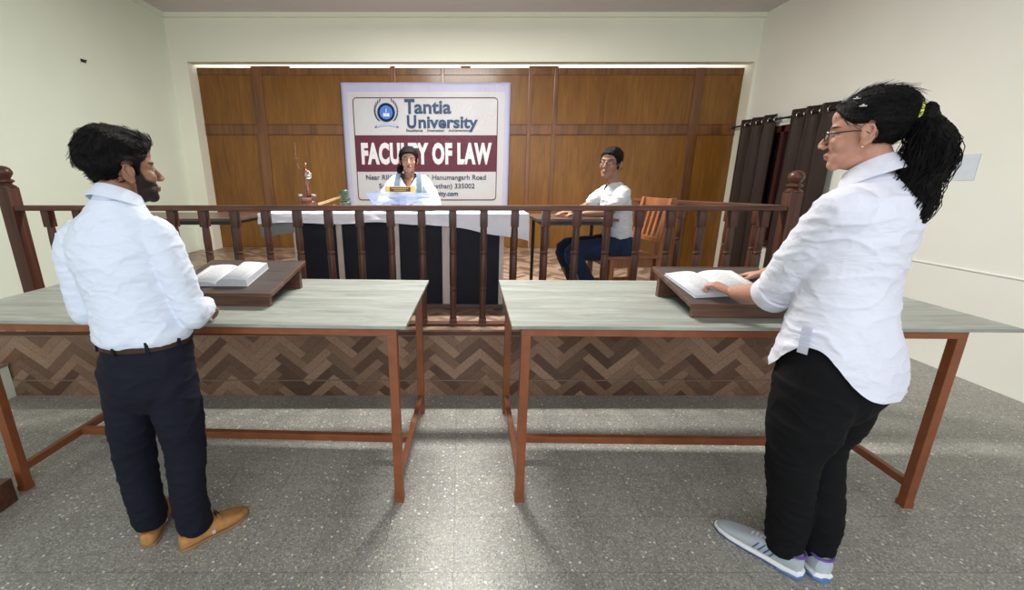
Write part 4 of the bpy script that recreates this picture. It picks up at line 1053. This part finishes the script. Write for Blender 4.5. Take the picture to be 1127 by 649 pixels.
    for s in (-1, 1):
        dd = (Wr[s]-Eb[s]).normalized(); u = (Eb[s]-S[s]).normalized(); c0 = S[s].lerp(Eb[s], .99); d2 = (dd*.6+u).normalized()
        b = B(); tube(b, [c0-d2*.035, c0-d2*.03, c0+d2*.025, c0+d2*.03, c0+d2*.026], [.066, .076, .074, .070, .05], 28, False); o = obj('rolled_cuff', b, M['shirt2'], T, True); m = o.modifiers.new('s', 'SOLIDIFY'); m.thickness = .003
    # side tab on the near side
    b = B(); tp = Vector((-.208, .0, 1.0)); rs = [(-.1965, .012, 1.065), (-.205, .008, 1.02), (-.214, .004, .975)]
    for a0, b0 in zip(rs, rs[1:]):
        v = [b.verts.new(q) for q in ((a0[0]-.006, a0[1]-.016, a0[2]), (a0[0]-.006, a0[1]+.016, a0[2]), (b0[0]-.006, b0[1]+.016, b0[2]), (b0[0]-.006, b0[1]-.016, b0[2]))]; b.faces.new(v)
    bmesh.ops.solidify(b, geom=b.faces[:], thickness=.003); obj('side_tab', b, M['shirt2'], T)
    # trousers
    b = B(); stack(b, [(0, 0, .70, .12, .11), (0, -.004, .80, .185, .160), (0, -.006, .92, .19, .165), (0, 0, 1.0, .16, .14)])
    for s in (-1, 1):
        A = an[s]; limb(b, [(s*.092, -.004, .84), (s*.092, .006, .68), (s*.086+A.x*.1, .016, .50), (A.x*.95, A.y*.9+.004, .28), (A.x, A.y-.006, .10)], [(.108, .138), (.100, .122), (.078, .088), (.066, .078), (.056, .066)], 28)
    g3 = folds(.005, 9, 15, (1, 1, 2.0)); g4 = folds(.005, 16, 16, (1, 1, 2))
    fuse('trousers', b, M['black_cloth'], T, .006, 4, wr=lambda p: g3(p)*smooth(.95, .8, p.z)+g4(p)*smooth(.3, .08, p.z), cut=lambda p: p.z < .062)
    # sneakers
    for s in (-1, 1):
        m = frame((an[s].x, an[s].y, 0), hd[s])
        b = B(); foot_loft(b, m, [(-.082, .014, 0, .075), (-.072, .032, 0, .098), (-.045, .037, 0, .102), (-.01, .037, 0, .088), (.03, .040, .001, .094), (.06, .042, .002, .092), (.10, .045, .002, .078), (.15, .046, .002, .064), (.19, .041, .0, .054), (.22, .030, -.002, .046), (.238, .012, -.003, .038)], 28, .024); sh = obj('sneaker', b, M['shoe_grey'], T, True)
        b = B(); foot_loft(b, m, [(-.090, .014, 0, .036), (-.078, .036, 0, .040), (-.03, .041, 0, .034), (.04, .041, 0, .030), (.11, .050, .002, .030), (.17, .049, .001, .030), (.215, .036, -.002, .032), (.245, .012, -.003, .034)], 28, .006); obj('midsole', b, M['shoe_white'], sh, True)
        b = B(); foot_loft(b, m, [(-.092, .014, 0, .026), (-.079, .038, 0, .026), (-.05, .0435, 0, .024), (-.01, .043, 0, .016)], 28, .0); obj('heel_pad', b, M['shoe_blue'], sh, True)
        b = B(); foot_loft(b, m, [(-.01, .040, 0, .010), (.05, .040, 0, .010), (.11, .048, .002, .010), (.17, .047, .001, .010), (.215, .034, -.002, .012), (.242, .012, -.003, .014)], 28, .0); obj('outsole', b, M['shoe_stripe'], sh, True)
        for sd in (-1, 1):
            for k in range(4):
                y = .012+.020*k; b = B(); P = []
                for q in range(6):
                    t = q/5; zz = .036+.042*t; h = .092-.01*k*.3; a = math.asin(min(1, max(-1, (zz-.024)/(h-.024)*2-1))); hw_ = .0415+.0007*k
                    c_ = max(0, math.cos(a)); P.append(m @ Vector((sd*(hw_*(c_**.75)+.0012)+.001, y-.022*t+.012, zz)))
                tube(b, P, [(.0032, .0018)]*6, 6); obj('stripe', b, M['shoe_stripe'], sh, True)
        b = B()
        for k in range(4):
            y = .048+.017*k; z = .097-.006*k; tube(b, [m @ Vector((-.018, y, z-.006)), m @ Vector((0, y+.004, z)), m @ Vector((.018, y, z-.006))], .003, 6)
        for sd in (-1, 1):
            tube(b, [m @ Vector((sd*(.004+.013*(1-math.cos(a))), .046+.012*math.sin(a), .100+.008*math.sin(a/2))) for a in [2*math.pi*k/12 for k in range(13)]], .0022, 6, False)
        obj('laces', b, M['shoe_white'], sh, True)
        b = B(); tube(b, [m @ Vector((.036*math.sin(a), -.048-.034*math.cos(a), .1)) for a in [rad(-100+20*k) for k in range(11)]], .005, 8); obj('collar_lining', b, M['purple'], sh, True)
    return T
standing_woman()

# ---------------------------------------------------------------- judge
def judge():
    T = thing('person', 'seated woman judge in a white tunic with blue-grey scarf behind the desk', 'person', (-.48, 4.14, PZ), rad(180)); base = (.34, .18, .12)
    # local: +y faces the camera side, +x is screen left
    Hh = Matrix.Translation((-.0, .02, 1.195)) @ Matrix.Rotation(rad(8), 4, 'Z') @ Matrix.Rotation(rad(-2), 4, 'X') @ Matrix.Diagonal((1.0, .94, .92, 1))
    S = {-1: Vector((-.150, 0, 1.01)), 1: Vector((.150, 0, 1.01))}; Eb = {-1: Vector((-.245, .10, .81)), 1: Vector((.250, .10, .81))}; Wr = {-1: Vector((-.10, .34, .815)), 1: Vector((.12, .34, .815))}
    b = B(); head_prims(b, Hh, True); limb(b, [(0, -.01, .98), (0, -.008, 1.05), (0, .0, 1.13)], [.06, .05, .05], 20)
    stack(b, [(0, 0, .45, .15, .12), (0, 0, .7, .13, .10), (0, 0, .9, .14, .10), (0, -.005, 1.0, .12, .08), (0, -.01, 1.04, .06, .05)])
    for s in (-1, 1):
        limb(b, [S[s], Eb[s]], [.042, .034], 14); limb(b, [Eb[s], Wr[s]], [.034, .025], 14); hand(b, Wr[s], (-s*.6, .8, -.05), (0, 0, -1), s, .35, .08, .95)
        limb(b, [(s*.09, 0, .52), (s*.10, .38, .52), (s*.10, .40, .09)], [.07, .055, .04], 14); m = frame((s*.10, .40, 0), 0); foot_loft(b, m, [(-.055, .015, 0, .05), (-.03, .028, 0, .075), (.04, .03, 0, .07), (.17, .03, 0, .03)], z0=.0)
    body = fuse('body', b, M['skin'], T, .005, 2); paint(body, face_paint(Hh, base, (.22, .07, .07), (.02, .012, .01)))
    line = interp([(-.06, -.095), (-.02, -.08), (.0, -.02), (.03, .0), (.05, .030), (.07, .056), (.1, .072)])
    hair_cap('hair', Hh, T, line, lambda p: .006+.004*smooth(.03, .1, p.z)+.006*smooth(.05, .08, abs(p.x)), seed=9, ear=.012, amp=.004)
    hc = [c for c in T.children if c.name.startswith('hair')][0]; strands('combed_strands', hc, Hh, hc, 500, lambda p: (p.x*1.5+.2, -1, -.4), .04, 8, .0008, lift=.06)
    b = B(); limb(b, [Hh @ Vector((.03, -.09, .0)), Hh @ Vector((.075, -.06, -.07)), Hh @ Vector((.085, -.02, -.11)), (.085, .0, 1.05)], [.03, .03, .024, .012], 14); fuse('ponytail', b, M['hair'], T, .005, 1, wr=folds(.004, 40, 3))
    b = B(); stack(b, [(0, 0, .44, .19, .15), (0, 0, .60, .17, .14), (0, 0, .8, .160, .125), (0, 0, .94, .165, .12), (0, -.005, 1.02, .155, .10), (0, -.008, 1.062, .115, .078), (0, -.01, 1.088, .075, .055)])
    for s in (-1, 1): limb(b, [S[s]-Vector((s*.02, 0, 0)), S[s].lerp(Eb[s], .5), Eb[s]], [.062, .062, .058], 20); limb(b, [Eb[s], Wr[s]], [.058, .045], 20)
    f1 = folds(.006, 10, 21)
    # open V neck: press the cloth below the skin in a V
    fuse('tunic', b, M['tee'], T, .006, 4, wr=f1, cut=lambda p: p.y > .02 and p.z > .95+abs(p.x)*1.5 and p.z > .9)
    b = B(); P = [(.066, .060, 1.075), (.045, .093, 1.02), (.0, .122, .945), (-.045, .093, 1.02), (-.066, .060, 1.075)]; tube(b, P, .005, 6); obj('neckline_trim', b, M['black_trim'], T, True)
    b = B(); ch = [(-.062, .045, 1.055), (.062, .045, 1.055), (.0, .100, .915)]; stack(b, [(0, .038, .90, .05, .055), (0, .035, .96, .075, .062), (0, .02, 1.03, .07, .05)], 24); paint(obj('neck_insert', b, M['skin'], T, True), lambda p: base)
    for s in (-1, 1):
        b = B(); rs = []
        for x, y, z in ((s*.085, -.04, 1.075), (s*.092, .03, 1.08), (s*.10, .098, 1.01), (s*.105, .128, .90), (s*.10, .135, .80), (s*.095, .135, .68)):
            rs.append([Vector((x+dx, y+dy+.004, z+.006)) for dx, dy in ((-.022, 0), (.022, -.004), (.022, .006), (-.022, .010))])
        rings(b, rs); obj('scarf_end', b, M['scarf'], T, True)
    b = B()
    for s in (-1, 1): limb(b, [(s*.09, -.02, .52), (s*.10, .38, .52), (s*.10, .40, .12)], [.09, .075, .06], 16)
    fuse('trousers', b, M['tee'], T, .008, 3)
judge()

# ---------------------------------------------------------------- seated clerk
def clerk():
    # local frame: +y is where the torso faces (towards the judge's desk), root under the seat
    T = thing('person', 'seated woman in glasses, white t-shirt and dark jeans leaning on the side table', 'person', (1.24, 3.50, PZ), rad(90)); base = (.28, .145, .095)
    # world = root + (-y, x): local x -> world +y(depth), local y -> world -x
    W = lambda X, Y, Z: Vector((Y-3.50, -(X-1.24), Z-PZ))
    Hh = Matrix.Translation(W(1.165, 3.47, 1.662)) @ Matrix.Rotation(rad(50), 4, 'Z') @ Matrix.Rotation(rad(2), 4, 'X') @ Matrix.Rotation(rad(-4), 4, 'Y')
    S = {-1: W(1.235, 3.33, 1.445), 1: W(1.20, 3.64, 1.445)}; Eb = {-1: W(1.135, 3.305, 1.305), 1: W(1.06, 3.72, 1.32)}; Wr = {-1: W(.955, 3.36, 1.292), 1: W(.90, 3.56, 1.292)}
    b = B(); head_prims(b, Hh, True, .97); limb(b, [W(1.225, 3.49, 1.46), W(1.205, 3.485, 1.53), W(1.18, 3.475, 1.61)], [.055, .046, .048], 20)
    stack(b, [(W(1.29, 3.5, 0).x, W(1.29, 3.5, 0).y, .42, .14, .11), (0, W(1.28, 3.5, 0).y, .62, .12, .09), (0, W(1.25, 3.5, 0).y, .8, .13, .09), (0, W(1.225, 3.5, 0).y, .92, .11, .07), (0, W(1.22, 3.5, 0).y, .97, .05, .05)])
    for s in (-1, 1):
        limb(b, [S[s], Eb[s]], [.040, .034], 16); limb(b, [Eb[s], Eb[s].lerp(Wr[s], .4), Wr[s]], [.034, .032, .022], 16)
    hand(b, Wr[-1], (.35, 1, -.02), (0, 0, -1), -1, .18, .1, .92); hand(b, Wr[1], (-.4, 1, -.02), (0, 0, -1), 1, .18, .1, .92)
    kn = {-1: W(.90, 3.38, .985), 1: W(.88, 3.60, .985)}; an = {-1: W(1.10, 3.36, .61), 1: W(1.02, 3.62, .61)}
    for s in (-1, 1):
        limb(b, [W(1.29, 3.5+s*.09, 1.02), kn[s], an[s]], [.07, .05, .038], 16)
        m = frame((an[s].x, an[s].y, 0), rad(-s*6)); foot_loft(b, m, [(-.055, .015, 0, .05), (-.03, .028, 0, .075), (.04, .03, 0, .07), (.10, .036, 0, .05), (.17, .03, 0, .03)], z0=.012)
    body = fuse('body', b, M['skin'], T, .0045, 2); paint(body, face_paint(Hh, base, (.25, .10, .08), (.02, .012, .01), None, .97))
    line = interp([(-.06, -.095), (-.02, -.08), (.0, -.02), (.03, .0), (.05, .030), (.07, .056), (.1, .072)])
    hair_cap('hair', Hh, T, line, lambda p: .004+.004*smooth(.03, .1, p.z), .97, seed=12, ear=.018, amp=.004)
    hc = [c for c in T.children if c.name.startswith('hair')][0]; strands('combed_strands', hc, Hh, hc, 500, lambda p: (p.x*.5, -1, -.4), .04, 9, .0008, lift=.06)
    b = B(); ell(b, Hh @ Vector((0, -.125, .0)), (.032, .032, .036)); fuse('hair_bun', b, M['hair'], T, .004, 1, wr=folds(.004, 40, 3))
    HP = lambda x, y, z: Hh @ Vector((x, y, z)); g = B()
    for s in (-1, 1):
        tube(g, [HP(s*.033+.023*math.cos(a), .100-.02*(abs(.033+s*.024*math.cos(a))/.07)**2, .005+.015*math.sin(a)) for a in [2*math.pi*k/16 for k in range(17)]], .0016, 6, False); tube(g, [HP(s*.055, .092, .010), HP(s*.075, .07, .010), HP(s*.08, .0, .006)], .0016, 6)
    tube(g, [HP(-.010, .10, .010), HP(.010, .10, .010)], .0016, 6); go = obj('glasses', g, M['frame_dark'], T, True)
    for s in (-1, 1):
        b = B(); v = [b.verts.new(HP(s*.033+.022*math.cos(a), .0995-.02*(abs(.033+s*.024*math.cos(a))/.07)**2, .005+.014*math.sin(a))) for a in [2*math.pi*k/16 for k in range(16)]]; b.faces.new(v); obj('lens', b, M['lens'], go)
    b = B(); c = lambda X, z, rx, ry: (0, -(X-1.24), z-PZ, rx, ry)
    stack(b, [c(1.285, .965, .165, .125), c(1.283, 1.06, .158, .118), c(1.272, 1.18, .148, .112), c(1.255, 1.30, .158, .115), c(1.238, 1.40, .168, .105), c(1.228, 1.46, .155, .085), c(1.222, 1.505, .10, .065), c(1.218, 1.53, .062, .05)])
    for s in (-1, 1): limb(b, [S[s]-Vector((s*.02, 0, 0)), S[s].lerp(Eb[s], .3), S[s].lerp(Eb[s], .58)], [.062, .060, .058], 20)
    f1 = folds(.006, 11, 31, (1, 1, 2.2)); fuse('t_shirt', b, M['tee'], T, .005, 3, wr=f1, cut=lambda p: p.y > .03 and p.z > .945+abs(p.x)*1.3)
    b = B()
    P = [W(1.105, 3.44, 1.36), W(1.12, 3.40, 1.365)]
    b.free()
    b = B(); limb(b, [W(1.30, 3.42, 1.01), W(1.30, 3.58, 1.01)], [.125, .125], 20, 3)
    for s in (-1, 1): limb(b, [W(1.30, 3.5+s*.08, 1.025), kn[s].lerp(W(1.30, 3.5+s*.08, 1.03), .45), kn[s], kn[s].lerp(an[s], .5), an[s]+Vector((0, 0, .02))], [.105, .088, .072, .060, .052], 20)
    f2 = folds(.005, 12, 33); fuse('jeans', b, M['denim'], T, .006, 3, wr=f2)
    for s in (-1, 1):
        m = frame((an[s].x, an[s].y, 0), rad(-s*6)); b = B(); foot_loft(b, m, [(-.062, .02, 0, .05), (-.04, .034, 0, .07), (.0, .036, 0, .07), (.05, .04, 0, .066), (.11, .045, 0, .055), (.16, .042, 0, .042), (.20, .02, 0, .03)], 20, 0); obj('shoe', b, M['black_trim'], T, True)
clerk()
